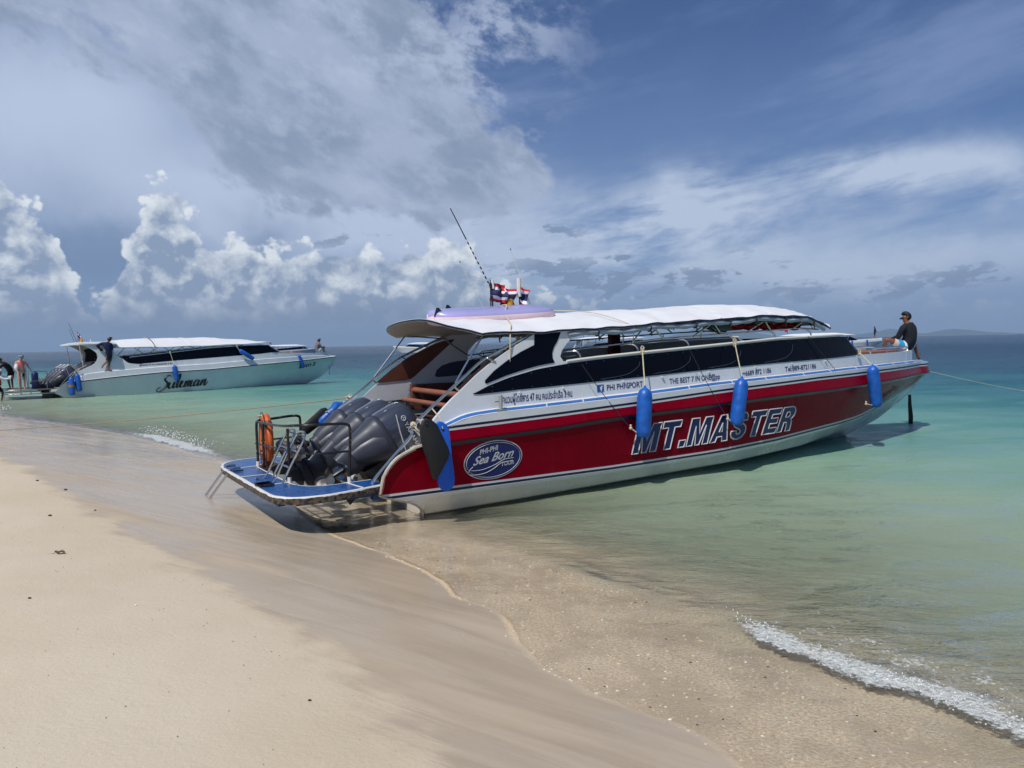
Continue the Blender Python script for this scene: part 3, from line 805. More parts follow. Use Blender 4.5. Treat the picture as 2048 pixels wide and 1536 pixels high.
for sd in (-1, 1):
    f = cs_(sd); mb = MB()
    P_ = arch + [(2.46, led(2.46)), (1.5, led(1.5)), (.6, led(.6)), (.3, led(.3))]
    plate(mb, P_, f, 0, -.05)
    strip(mb, np.linspace(2.46, 9.5, 40), led, lambda x: w2t(x) + .012 if x < 9.0 else w2t(x), f, 0, -.05)
    strip(mb, np.linspace(9.5, 12.98, 24), led, ip([(9.5, 1.885), (10.6, 1.89), (12.98, 1.90)]), f, 0, -.05)
    mb.build('cabin_side', M['gel'], boat, smooth=30)
    # beige/brown lining inside the quarter
    mb = MB(); plate(mb, [(.47, 1.63), (.60, 1.73), (.73, 1.83), (1.07, 2.05), (1.47, 2.23), (1.70, 2.30), (1.90, 2.335), (1.93, 2.32), (1.87, 2.27), (1.51, 1.98), (1.18, 1.72), (1.10, 1.67), (.98, 1.65), (.6, 1.63)], f, -.052, -.062)
    mb.build('quarter_panel', M['brown'], boat)
    mb = MB(); plate(mb, [(1.56, 1.70), (1.60, 1.81), (1.70, 1.88), (1.85, 1.925), (2.0, 1.95), (2.46, 1.97), (2.46, 1.72), (1.62, 1.68)], f, -.052, -.06)
    strip(mb, np.linspace(2.46, 9.0, 24), lambda x: w2b(x) + .04, lambda x: w2t(x) - .20, f, -.052, -.06)
    mb.build('tinted_pane', M['tint_in'], boat)
    # tinted sheets outside
    mb = MB(); plate(mb, [(.895, 1.715), (.90, 1.745), (1.05, 1.87), (1.27, 2.005), (1.51, 2.125), (1.74, 2.215), (1.76, 2.385), (2.22, 2.395), (2.15, 2.27), (2.08, 2.18), (2.045, 2.10), (2.045, 2.02), (2.08, 1.955), (1.8, 1.92), (1.59, 1.88), (1.25, 1.80), (.97, 1.715), (.92, 1.70)], f, .003, .010)
    mb.build('quarter_window', M['tint'], boat, smooth=0)
    mb = MB(); strip(mb, list(np.linspace(.705, 1.2, 12)) + list(np.linspace(1.3, 9.55, 60)), w2b, w2t, f, .003, .010)
    wn = mb.build('side_window', M['tint'], boat, smooth=30)
    mb = MB()
    for x in np.arange(1.0, 9.3, .33):
        for z in (w2b(x) + .025, w2t(x) - .03): mb.ball(f(x, z, .011), .006, 5, 4)
    for x0 in (2.9, 4.0, 5.2, 6.6):     # faint arcs of the trim behind the tinted sheet
        mb.tube(crv([f(x0, w2b(x0) + .03, .0112), f(x0 + .5, w2b(x0) + .08, .0112), f(x0 + .75, w2b(x0) + .19, .0112), f(x0 + .8, w2t(x0) - .06, .0112)], 6), .0035, 4, mi=1)
    mb.build('screws', [M['steel'], M['tint_in']], boat)['kind'] = 'stuff'
    # small white drain hooks under the window
    for x in (1.45, 2.2, 3.65 - .3, 4.15, 5.2, 6.35, 7.35, 8.4):
        mb = MB(); p = Vector(f(x, w2b(x) - .035, .02)); mb.box(p, (.028, .04, .02)); mb.box(p + Vector((0, 0, -.015)), (.014, .02, .022)); mb.build('drip_hook', M['gel'], boat)

# front of the raised foredeck, its top, cushions
mb = MB(); ring_t, ring_b = [], []
pl = [(x, cab(x, 1.9)) for x in np.linspace(9.5, 12.98, 20)]
front = [(12.98 + .32 * math.sin(a), cab(12.98, 1.9) * math.cos(a)) for a in np.linspace(.2, math.pi / 2, 6)]
half = pl + front
outl = [(x, -y, 1.885) for x, y in half] + [(x, y, 1.885) for x, y in half[::-1][1:]]
mb.add(outl, [tuple(range(len(outl)))])
fr_ = [(12.98, cab(12.98, 1.9))] + front
for sd in (-1, 1):
    for (a, b_) in zip(fr_[:-1], fr_[1:]):
        q = [(a[0], sd * a[1], 1.62), (b_[0], sd * b_[1], 1.62), (b_[0], sd * b_[1], 1.90), (a[0], sd * a[1], 1.90)]
        mb.add(q, [(0, 1, 2, 3)])
mb.build('foredeck', M['gel'], boat, smooth=30)
mb = MB(); mb.add([(x, -max(0, w_m(x) - .1), 1.655) for x in np.linspace(12.4, 13.95, 9)] + [(x, max(0, w_m(x) - .1), 1.655) for x in np.linspace(13.95, 12.4, 9)], [tuple(range(18))])
mb.build('bow_step', M['blue'], boat)
mb = MB()
for sd in (-1, 1): strip(mb, np.linspace(9.7, 12.5, 14), lambda x: 1.892, lambda x: 1.93, lambda x, z, o=0., sd=sd: (x, sd * (cab(x, 1.9) - .10 + o), z), 0, -.42)
mb.build('deck_cushion', M['tan'], boat)
mb = MB(); mb.box((10.2, 0, 1.90), (1.3, .9, .03)); mb.build('deck_mat', M['blue'], boat)
for sd in (-1, 1):
    mb = MB(); mb.tube(crv([(10.3, sd * (cab(10.3, 1.9) - .03), 1.90), (10.35, sd * (cab(10.3, 1.9) - .03), 1.99), (11.2, sd * (cab(11.2, 1.9) - .03), 2.0), (12.0, sd * (cab(12, 1.9) - .04), 2.0), (12.7, sd * (cab(12.7, 1.9) - .04), 1.99), (12.75, sd * (cab(12.7, 1.9) - .04), 1.9)], 5), .018, 8)
    for x in (11.2, 12.1): mb.tube([(x, sd * (cab(x, 1.9) - .035), 1.88), (x + .05, sd * (cab(x, 1.9) - .035), 2.0)], .015, 6)
    mb.build('bow_rail', M['steel'], boat)
# windscreen across the front
mb = MB(); top_, bot_ = [], []
for a in np.linspace(-math.pi / 2, math.pi / 2, 25):
    yt, yb = cab(9.05, 2.2), cab(9.55, 1.9)
    top_.append((9.05 + .55 * math.cos(a) ** .8 if math.cos(a) > 0 else 9.05, yt * math.sin(a), 2.25)); bot_.append((9.55 + .75 * (math.cos(a) ** .8 if math.cos(a) > 0 else 0), yb * math.sin(a), 1.89))
mb.loft([bot_, top_], closed=False, caps=False); mb.build('windscreen', M['tint'], boat)

# rails above the windows, inner hand rail, hook stanchions, struts
for sd in (-1, 1):
    mb = MB()
    rl = [(x, sd * (cab(x, 2.0) + .005), w2t(x) + .035) for x in np.linspace(2.3, 9.05, 40)]
    mb.tube(rl, .020, 8); mb.build('window_rail', M['rail'], boat)
    mb = MB(); it = ip([(2.3, 2.10), (3.1, 2.17), (4.3, 2.27), (6.2, 2.36), (7.9, 2.43), (8.6, 2.40)])
    ir = [(x, sd * (cab(x, 2.0) - .20), it(x)) for x in np.linspace(2.42, 8.5, 30)]
    mb.tube([ir[0], (2.32, sd * 1.22, 2.06), (2.42, sd * 1.24, 2.02), (2.6, sd * 1.27, 2.04)][::-1] + ir[1:], .014, 8); mb.build('hand_rail', M['steel'], boat)
    for x in (2.54, 3.67, 4.76, 5.82, 6.89, 7.95):
        mb = MB(); a = cab(x, 2.0)
        mb.tube(crv([(x, sd * a, w2t(x) + .02), (x + .01, sd * (a - .01), w2t(x) + .10), (x - .03, sd * (a - .06), w2t(x) + .16), (x - .14, sd * (a - .17), it(x - .14) + .0)], 5), .015, 8); mb.build('rail_hook', M['steel'], boat)
    for xa, xb, dz in ((3.92, 3.72, 0), (4.12, 4.38, 0), (5.42, 5.06, 0), (5.50, 5.72, 0), (6.72, 6.37, 0), (6.80, 7.0, 0), (7.95, 7.65, 0), (8.05, 8.3, 0)):
        mb = MB(); mb.tube([(xa, sd * (cab(xa, 2.) - .13), 2.46 + .03 * (xa - 3.9)), (xb, sd * (cab(xb, 2.) - .18), it(xb) + .0)], .014, 6); mb.build('roof_strut', M['steel'], boat)
        
# ---- roof: hard top aft, canvas forward
def w_e(x): return w_m(x) - .20
ze_h = ip([(.6, 2.36), (1.0, 2.415), (1.8, 2.41), (2.6, 2.45), (3.4, 2.48), (4.05, 2.53), (4.4, 2.54)])
def roof(xa, xb, ze, crown, nose, tail, nx, name, th, mt, dx=0., pw=.8, front_drop=None):
    """sheet with thickness: t in -1..1 across, s along"""
    up, dn = [], []
    ts = np.linspace(-1, 1, 33); ss_ = np.linspace(0, 1, nx)
    for s_ in ss_:
        a, b_ = [], []
        for t_ in ts:
            bx = (1 - t_ * t_)
            x0 = xa - tail * (1 - abs(t_) ** 5); x1 = xb + nose * bx
            x = x0 + (x1 - x0) * s_
            xe = min(max(x, xa), xb); we = w_e(xe) + dx
            z = ze(xe) + crown(xe) * (1 - abs(t_) ** 2.3)
            if front_drop: z -= front_drop * max(0, x - xb) ** 1.2
            z += .006 * math.sin(x * 7.3 + t_ * 3) + .005 * math.sin(x * 13.1 - t_ * 5)
            a.append((x, we * t_, z)); b_.append((x, we * t_ * .985, z - th))
        up.append(a); dn.append(b_)
    mb = MB(); n = len(ts)
    for g, flip, mi in ((up, False, 0), (dn, True, 1)):
        b0 = len(mb.v)
        for r_ in g: mb.v += r_
        for i in range(nx - 1):
            for k in range(n - 1):
                q = (b0 + i * n + k, b0 + (i + 1) * n + k, b0 + (i + 1) * n + k + 1, b0 + i * n + k + 1)
                mb.f.append(q if not flip else q[::-1]); mb.m.append(mi)
    b1 = nx * n; per = [k for k in range(n)] + [i * n + n - 1 for i in range(1, nx)] + [(nx - 1) * n + k for k in range(n - 2, -1, -1)] + [i * n for i in range(nx - 2, 0, -1)]
    for a, b_ in zip(per, per[1:] + per[:1]): mb.f.append((a, b_, b1 + b_, b1 + a)); mb.m.append(0)
    o = mb.build(name, mt, boat, smooth=40)
    return up
upH = roof(.88, 4.2, ze_h, ip([(.8, .23), (3, .26), (4.2, .26)]), .20, .42, 30, 'hard_top', .035, [M['canvas'], M['beige']])
ze_c = ip([(4.1, 2.525), (4.7, 2.56), (5.9, 2.615), (6.6, 2.665), (7.9, 2.65), (8.35, 2.52), (8.6, 2.44)])
upC = roof(4.12, 8.6, ze_c, ip([(4, .23), (6, .25), (8, .24), (8.6, .24)]), .95, -.10, 36, 'canvas_roof', .02, [M['canvas'], M['canvas_roll']], front_drop=.16)
for U, nm in ((upH, 'roof_edge'), (upC, 'roof_edge')):
    n = len(U[0]); rim = [U[i][0] for i in range(len(U))] + [U[-1][k] for k in range(1, n)] + [U[i][-1] for i in range(len(U) - 2, -1, -1)] + [U[0][k] for k in range(n - 2, 0, -1)]
    MB().tube([(p[0], p[1], p[2] - .018) for p in rim], .014, 6, closed=True).build(nm, M['navy'], boat)
# raised seams on the canvas
for xk in (.33, .62, .86):
    i = int(xk * 35); MB().tube([(p[0], p[1], p[2] + .004) for p in upC[i]], .012, 6).build('canvas_seam', M['canvas'], boat)
# rolled blinds with straps
for sd in (-1, 1):
    mb = MB(); pts = []
    for i, x in enumerate(np.linspace(2.35, 8.45, 60)):
        z_ = (ze_h(x) if x < 4.15 else ze_c(x)) - .075 + .012 * math.sin(x * 5) ; pts.append((x, sd * (w_e(x) - .04), z_))
    mb.tube(pts, [.042 + .008 * math.sin(k * 1.7) for k in range(60)], 8); mb.build('rolled_blind', M['canvas_roll'], boat)
    for x in (2.9, 3.95, 4.95, 5.75, 6.4, 7.2, 8.05):
        mb = MB(); z_ = (ze_h(x) if x < 4.15 else ze_c(x)) - .07
        mb.tube([(x, sd * (w_e(x) - .04) + .058 * math.cos(a), z_ + .058 * math.sin(a)) for a in np.linspace(0, 6.28, 12)[:-1]], .012, 5, closed=True)
        mb.tube([(x, sd * (w_e(x) + .005), z_ - .05), (x + .02, sd * w_e(x), z_ - .13)], .012, 5); mb.build('blind_strap', M['black'], boat)
# visor struts and stern hoops
for sd in (-1, 1):
    mb = MB(); mb.tube(crv([(-.72, sd * 1.5, .43), (-.78, sd * 1.5, .48), (-.76, sd * 1.5, .56), (-.5, sd * 1.5, .82), (-.25, sd * 1.5, 1.06), (-.22, sd * 1.49, 1.16), (-.10, sd * 1.47, 1.28), (.06, sd * 1.45, 1.40), (.45, sd * 1.45, 1.70), (.82, sd * 1.43, 1.975), (1.02, sd * 1.42, 2.08), (1.4, sd * 1.40, 2.24), (1.72, sd * 1.38, 2.37)], 5), .021, 8)
    for a, b_ in (((.42, 1.69), (.52, 1.60)), ((.95, 2.05), (1.08, 1.99)), ((-.2, 1.18), (-.05, 1.02))): mb.tube([(a[0], sd * 1.45, a[1]), (b_[0], sd * 1.45, b_[1])], .014, 6)
    mb.build('stern_hoop', M['steel'], boat)
    mb = MB(); mb.tube([(.46, sd * 1.44, 1.73), (.98, sd * 1.33, 2.40)], .014, 6); mb.tube([(1.0, sd * 1.3, 2.40), (1.75, sd * 1.3, 2.34)], .014, 6)
    mb.build('visor_strut', M['steel'], boat)

# mast pipes etc under the hard top, interior fittings
mb = MB(); mb.tube([(2.38, 0, .6), (2.38, 0, 2.66)], .035, 10); mb.build('roof_post', M['beige'], boat)
MB().tube([(1.95, -1.2, 2.35), (2.38, -.9, 2.25), (3.0, -1.2, 2.42)], .014, 6).build('brace', M['steel'], boat)
mb = MB(); mb.tube([(1.7, 1.2, 2.3), (2.1, 1.2, 2.05), (2.9, 1.22, 2.12)], .014, 6); mb.build('brace', M['steel'], boat)
for sd in (-1, 1):
    mb = MB(); mb.box((4.8, sd * 1.18, 1.38), (7.6, .10, .42)); mb.box((4.8, sd * .92, 1.02), (7.6, .5, .12)); mb.build('bench', M['brown'], boat)
    mb = MB(); mb.box((4.8, sd * .92, .80), (7.6, .44, .40)); mb.build('bench_base', M['gel_in'], boat)
mb = MB(); mb.box((8.6, .0, 1.35), (.5, 1.6, 1.1)); mb.box((8.3, -.5, 1.5), (.3, .45, .9)); mb.build('helm_console', mat('dark_console', lin(30, 32, 40), .4), boat)
mb = MB(); mb.box((5.35, 1.15, 2.1), (.22, .12, .75)); mb.build('hanging_curtain', M['maroon'], boat)
mb = MB()
for k in range(14): mb.ball((6.7 + k * .13, -.75 + .05 * math.sin(k * 2), 2.47 + .02 * math.sin(k * 3)), (.11, .12, .06), 8, 5)
mb.build('stowed_life_jackets', M['redcloth'], boat)
# padded stern seat rail
for z_ in (1.50, 1.34):
    mb = MB(); xr = 1.05 - (1.5 - z_) * .9; mb.tube([(xr, 1.30, z_ + .0), (xr - .12, -.85, z_ - .0)], .045 if z_ > 1.4 else .04, 10); mb.build('padded_bar', M['tan'], boat)
for y_ in (1.28, -.85): MB().tube([(.93 if y_ < 0 else 1.05, y_, 1.52), (.78 if y_ < 0 else .9, y_, 1.2), (.75, y_, .86)], .015, 6).build('seat_frame', M['steel'], boat)

# ---- swim platform
PZ = .50
oc = crv([(-.66, -1.58, 0), (-1.33, -1.78, 0), (-1.60, -1.80, 0), (-1.85, -1.74, 0), (-1.98, -1.56, 0), (-2.04, -1.3, 0), (-2.06, 0, 0), (-2.06, 1.1, 0), (-2.0, 1.5, 0), (-1.86, 1.76, 0), (-1.62, 1.90, 0), (-1.32, 1.90, 0), (-.66, 1.58, 0)], 5)
ic = crv([(-.66, -1.12, 0), (-.95, -1.16, 0), (-1.25, -1.17, 0), (-1.45, -1.10, 0), (-1.57, -.90, 0), (-1.60, -.70, 0), (-1.60, 0, 0), (-1.60, .9, 0), (-1.56, 1.05, 0), (-1.4, 1.16, 0), (-1.2, 1.2, 0), (-.66, 1.2, 0)], 5)
def resamp(P, n):
    d = [0.]; 
    for a, b_ in zip(P[:-1], P[1:]): d.append(d[-1] + (b_ - a).length)
    out = []
    for k in range(n):
        s_ = d[-1] * k / (n - 1); i = min(max(np.searchsorted(d, s_) - 1, 0), len(P) - 2); t_ = (s_ - d[i]) / max(1e-9, d[i + 1] - d[i]); out.append(P[i].lerp(P[i + 1], t_))
    return out
NP_ = 70
def mapseg(P, n, brk):       # resample so that both curves have matching corner indices
    return resamp(P, n)
oc = resamp(oc, NP_); ic = resamp(ic, NP_)
mb = MB(); vs = []
for o_, i_ in zip(oc, ic):
    a = o_.lerp(i_, .075 if True else 0); d_ = (i_ - o_); L_ = d_.length; a = o_ + d_ * min(.5, .045 / L_); b_ = i_ - d_ * min(.5, .03 / L_)
    vs += [(o_.x, o_.y, PZ - .085), (o_.x, o_.y, PZ - .01), (o_.x + d_.x * .01, o_.y + d_.y * .01, PZ), (a.x, a.y, PZ + .001), (b_.x, b_.y, PZ + .001), (i_.x, i_.y, PZ), (i_.x, i_.y, PZ - .085)]
n = 7; fs = []; ms_ = []
for i in range(NP_ - 1):
    for k in range(n):
        k2 = (k + 1) % n; fs.append((i * n + k, i * n + k2, (i + 1) * n + k2, (i + 1) * n + k)); ms_.append({0: 1, 1: 1, 2: 0, 3: 2, 4: 0, 5: 0, 6: 3}[k])
mb.v = vs; mb.f = fs; mb.m = ms_
mb.build('swim_platform', [M['chip'], M['wornedge'], mat('platform_blue', lin(30, 84, 150), .28, noise_amt=.22, noise_scale=7, bump=.2, bump_scale=90), M['black']], boat, smooth=30)
for (a, b_) in (((-2.02, .92), (-1.60, .98)), ((-2.03, .12), (-1.60, .14)), ((-2.04, -.72), (-1.60, -.70)), ((-1.02, -1.17), (-.97, -1.66)), ((-1.02, 1.2), (-.97, 1.7))):
    mb = MB(); a = Vector((*a, PZ + .004)); b_ = Vector((*b_, PZ + .004)); d_ = (b_ - a).normalized(); p_ = Vector((-d_.y, d_.x, 0)) * .016
    mb.add([a - p_, b_ - p_, b_ + p_, a + p_] + [q + Vector((0, 0, .004)) for q in (a - p_, b_ - p_, b_ + p_, a + p_)], [(3, 2, 1, 0), (4, 5, 6, 7), (0, 1, 5, 4), (1, 2, 6, 5), (2, 3, 7, 6), (3, 0, 4, 7)])
    mb.build('platform_divider', M['chip'], boat, smooth=0)
mb = MB()
for y_ in (-1.45, 1.45): mb.box((-1.15, y_, .38), (1.2, .08, .07)); mb.box((-.72, y_, .35), (.12, .10, .10))
mb.box((-1.9, 0, .38), (.08, 2.8, .06)); mb.tube([(-.5, -1.3, .28), (-.5, 1.3, .28)], .04, 8)
mb.build('platform_beam', [mat('blue_steel_beam', lin(26, 66, 120), .5, noise_amt=.5, noise_scale=9)], boat)
mb = MB(); mb.add([(-1.02, -1.0, .34), (-.72, -1.0, .34), (-.90, -1.0, .17), (-1.02, -.97, .34), (-.72, -.97, .34), (-.90, -.97, .17)], [(0, 1, 2), (5, 4, 3), (0, 3, 4, 1), (1, 4, 5, 2), (2, 5, 3, 0)])
mb.build('trim_fin', M['black'], boat, smooth=0)

# guard rails round the engines
def rail(pts, r=.018, name='guard_rail', m_=None, n=5): return MB().tube(crv(pts, n), r, 8).build(name, m_ or M['chiprail'], boat)
# aft gate frame (near the ring), from y 1.08 down to -.7 then forward along starboard
rail([(-1.58, 1.00, PZ), (-1.58, 1.01, .8), (-1.58, 1.02, 1.10), (-1.55, 1.05, 1.16), (-1.50, 1.10, 1.17)], .020)
rail([(-1.45, 1.08, 1.17), (-1.2, 1.10, 1.19), (-1.02, 1.12, 1.20), (-.93, 1.12, 1.19), (-.90, 1.12, 1.13), (-.90, 1.12, .8), (-.90, 1.12, PZ)], .020)
rail([(-1.55, 1.12, 1.15), (-1.57, .7, 1.16), (-1.58, .2, 1.18), (-1.60, -.5, 1.22), (-1.56, -.85, 1.25), (-1.45, -1.02, 1.26), (-1.15, -1.10, 1.26), (-.98, -1.13, 1.25), (-.93, -1.14, 1.18), (-.94, -1.14, .85), (-.96, -1.15, PZ)], .018)
rail([(-1.57, 1.14, .82), (-1.59, .4, .86), (-1.60, -.45, .90), (-1.55, -.85, .90), (-1.30, -1.06, .89), (-.96, -1.14, .90)], .014)
rail([(-1.60, -.70, PZ), (-1.60, -.70, .9), (-1.60, -.68, 1.20)], .018)
rail([(-1.50, 1.10, .86), (-.92, 1.12, .88)], .013, n=2)
rail([(-1.59, .62, .52), (-1.59, .62, 1.15)], .018, n=2)
for p_ in ((-1.58, 1.00), (-.96, -1.15), (-1.60, -.70), (-.90, 1.12)): MB().tube([(p_[0], p_[1], PZ - .01), (p_[0], p_[1], PZ + .07)], .026, 8).build('rail_socket', M['rail'], boat)
# life-raft style canister strap box and cloth next to the ring
mb = MB(); mb.ball((-1.35, -.30, .98), (.10, .14, .05), 10, 6); mb.ball((-1.30, -.42, .95), (.07, .09, .05), 8, 5); mb.build('black_rag', M['black'], boat)
# boarding ladders: one hanging over the aft edge, one folded up
def ladder(T, name):
    mb = MB()
    for s_ in (-.14, .14): mb.tube([T(s_, 0), T(s_, .45), T(s_, .9)] if False else crv([T(s_ * 1.0, -.16), T(s_, -.03), T(s_, .06), T(s_ * .96, .35), T(s_ * .92, .70)], 5), .016, 8)
    mb.tube(crv([T(-.13, .70), T(-.12, .78), T(0, .80), T(.12, .78), T(.13, .70)], 4), .016, 8)
    return mb
def T1(a, b_):
    x = -2.02 - max(0, b_) * .52 if b_ > 0 else -2.04 - b_; z_ = PZ + .03 if b_ <= 0 else PZ + .01 - b_ * .78
    return (x, .95 + a * 1.1 + .25 * max(0, b_), z_)
mb = ladder(T1, 'a'); mb.ball(T1(-.02, .78), (.03, .08, .03), 6, 5); mb.build('boarding_ladder', M['steel'], boat)
mb = MB()
for k in range(10): mb.box((-1.93 + .02 * math.sin(k), -.62 - .02 * k, PZ + .022), (.18, .05, .02), Matrix.Rotation(.4 * math.sin(k * 2), 3, 'Z'))
for k in range(3):
    mb.box((-1.95, 1.02 - k * .25 + .1, PZ + .02), (.14, .04, .016))
mb.build('worn_hinge_pad', M['black'], boat)
mb = MB()
for y_, lean in ((-.20, 0), (-.42, 0), (-.62, .0), (-.82, .0)):
    pass
def T2(y, s_): return (-1.78 + .30 * s_, y - .10 * s_, PZ + .02 + .62 * s_)
for (ya, yb) in ((-.18, -.50), (-.62, -.96)):
    mb.tube(crv([(-1.90, ya, PZ + .02), T2(ya, 0), T2(ya, .5), T2(ya, .95), T2((ya + yb) / 2, 1.04), T2(yb, .95), T2(yb, .5), T2(yb, 0.05)], 5), .015, 8)
for s_ in (.35, .66, .97): mb.tube([T2(-.18, s_), T2(-.96, s_)], .012, 6)
mb.build('folded_ladder', M['steel'], boat)

# ---- outboards
def superell(z_, cx, hx, hy, n=24, p=2.6, skew=0.):
    out = []
    for k in range(n):
        a = 2 * math.pi * k / n; c, s_ = math.cos(a), math.sin(a)
        out.append(Vector((cx + hx * math.copysign(abs(c) ** (2 / p), c) , hy * math.copysign(abs(s_) ** (2 / p), s_), z_ + skew * math.copysign(abs(c) ** (2 / p), c))))
    return out
def outboard(parent, loc, tilt, steer, gear_turn, text=True, side_text=True):
    TM = Matrix.Translation(loc) @ Matrix.Rotation(R(tilt), 4, 'Y') @ Matrix.Rotation(R(steer), 4, 'Z') @ Matrix.Scale(.93, 4)
    E_ = bpy.data.objects.new('outboard_engine', None); COL.objects.link(E_); E_.parent = parent; E_.matrix_local = TM; E_.empty_display_size = .1
    def C(mb, nm, m_, sm=40): return mb.build(nm, m_, E_, smooth=sm)
    mb = MB(); mb.loft([superell(-.005, .02, .16, .13, skew=.0), superell(.0, .02, .22, .17), superell(-.03, .01, .32, .235), superell(-.09, .0, .375, .275), superell(-.20, .0, .40, .295), superell(-.44, .0, .41, .30), superell(-.52, .0, .405, .298)])
    C(mb, 'cowling', M['engine'])
    mb = MB(); mb.loft([superell(-.522, 0, .40, .292), superell(-.535, 0, .385, .28), superell(-.55, 0, .40, .292), superell(-.60, -.01, .40, .29), superell(-.66, -.03, .36, .27), superell(-.78, -.05, .31, .235), superell(-.95, -.07, .26, .20), superell(-1.08, -.06, .22, .15)])
    C(mb, 'lower_cowl', M['engine2'])
    mb = MB(); mb.loft([superell(-1.05, -.04, .24, .14), superell(-1.2, -.03, .20, .115), superell(-1.34, -.02, .17, .09)])
    for s_ in (-1, 1):      # side covers with shoulders
        mb.loft([[Vector((q.x, s_ * abs(q.y) + s_ * .0, q.z)) for q in superell(z_, cx, hx, hy, 16)] for z_, cx, hx, hy in ((-.62, .02, .26, .305), (-.75, .0, .25, .30), (-.95, -.04, .20, .245), (-1.12, -.06, .12, .18))])
    C(mb, 'midsection', M['engine2'])
    # mounting bracket
    mb = MB(); mb.box((.28, 0, -.88), (.16, .34, .42)); mb.box((.40, .14, -.80), (.18, .06, .34)); mb.box((.40, -.14, -.80), (.18, .06, .34)); mb.tube([(.30, -.2, -.66), (.30, .2, -.66)], .04, 8)
    C(mb, 'bracket', M['black'])
    G = Matrix.Rotation(R(gear_turn), 4, 'Z')
    def g(mb):
        mb.v = [tuple(G @ Vector(q)) for q in mb.v]; return mb
    mb = MB(); mb.loft([superell(-1.30, -.02, .20, .085, p=2.2), superell(-1.36, -.03, .24, .07, p=2), superell(-1.50, -.01, .20, .06, p=2), superell(-1.62, .0, .20, .055, p=2)])
    mb.loft([superell(-1.335, -.14, .34, .12, p=2.2), superell(-1.355, -.14, .34, .12, p=2.2)])       # anti-ventilation plate
    rings = []
    for x, r_ in ((.36, .01), (.32, .045), (.22, .078), (.05, .088), (-.15, .085), (-.28, .07)): rings.append([Vector((x, r_ * math.cos(a), -1.64 + r_ * math.sin(a))) for a in np.linspace(0, 2 * math.pi, 13)[:-1]])
    mb.loft(rings)
    mb.add([(.10, .012, -1.68), (-.18, .012, -1.68), (-.22, .006, -1.93), (-.10, .006, -1.95), (.10, -.012, -1.68), (-.18, -.012, -1.68), (-.22, -.006, -1.93), (-.10, -.006, -1.95)], [(0, 1, 2, 3), (7, 6, 5, 4), (0, 4, 5, 1), (1, 5, 6, 2), (2, 6, 7, 3), (3, 7, 4, 0)])
    C(g(mb), 'gearcase', M['gear'])
    mb = MB(); mb.tube([(-.28, 0, -1.64), (-.34, 0, -1.64), (-.48, 0, -1.64), (-.50, 0, -1.64)], [.055, .062, .066, .060], 14)
    for k in range(3):
        a0 = 2 * math.pi * k / 3 + .5; g_ = []
        for i, rr in enumerate(np.linspace(.055, .205, 7)):
            wd = .075 * math.sin(math.pi * (.30 + .66 * i / 6)) + .012; row = []
            for j in np.linspace(-1, 1, 6):
                an = a0 + j * wd / rr * .95 + .12 * i / 6; row.append(Vector((-.41 + j * .075 * (1 - .35 * i / 6), rr * math.cos(an), -1.64 + rr * math.sin(an))))
            g_.append(row)
        mb.loft(g_, closed=False, caps=False); mb.loft([[q + Vector((-.008, 0, 0)) for q in r_] for r_ in g_], closed=False, caps=False)
    C(g(mb), 'propeller', M['prop'], 60)
    # cowl strakes and marks
    mb = MB()
    for s_ in (-1, 1): mb.tube([(-.30, s_ * .283, -.30), (-.05, s_ * .304, -.38), (.25, s_ * .285, -.44)], .010, 5)
    mb.tube([(-.355, -.12, -.14), (-.365, 0, -.13), (-.355, .12, -.14)], .006, 5)
    C(mb, 'cowl_strake', M['silver'])
    def fs_(u_, v_, o_):
        y_ = -(.300 + o_)
        k_ = max(0, abs(u_) - .18); y_ += k_ * k_ * 1.1
        return (u_, y_, v_)
    mb = MB(); put_text(mb, 'YAMAHA', (-.13, -.265), (.30, -.265), .062, fs_, .004, offset=.012)
    ring_ = [Vector(fs_(-.20 + .036 * math.cos(a), -.232 + .036 * math.sin(a), .004)) for a in np.linspace(0, 2 * math.pi, 17)[:-1]]
    mb.tube(ring_, .005, 4, closed=True)
    for k in range(3):
        a = k * 2.094 + 1.57; mb.tube([fs_(-.20, -.232, .004), fs_(-.20 + .034 * math.cos(a), -.232 + .034 * math.sin(a), .004)], .004, 4)
    C(mb, 'lettering', M['silver'], 0)
    # top/back marks
    def ft(u_, v_, o_): return (-.383 - .012 - o_ + .55 * abs(u_) ** 2.2, u_, v_)
    mb = MB(); put_text(mb, 'V6', (.10, -.17), (.19, -.17), .05, ft, .006, offset=.01); mb.box((-.392, -.10, -.36), (.006, .045, .045))
    C(mb, 'cowl_badge', M['silver'], 0)
    return E_
outboard(boat, (.17, -.70, 1.20), 61, 0, 78)
outboard(boat, (.19, .02, 1.20), 61, 0, 12)
outboard(boat, (.19, .72, 1.20), 61, 0, 12)

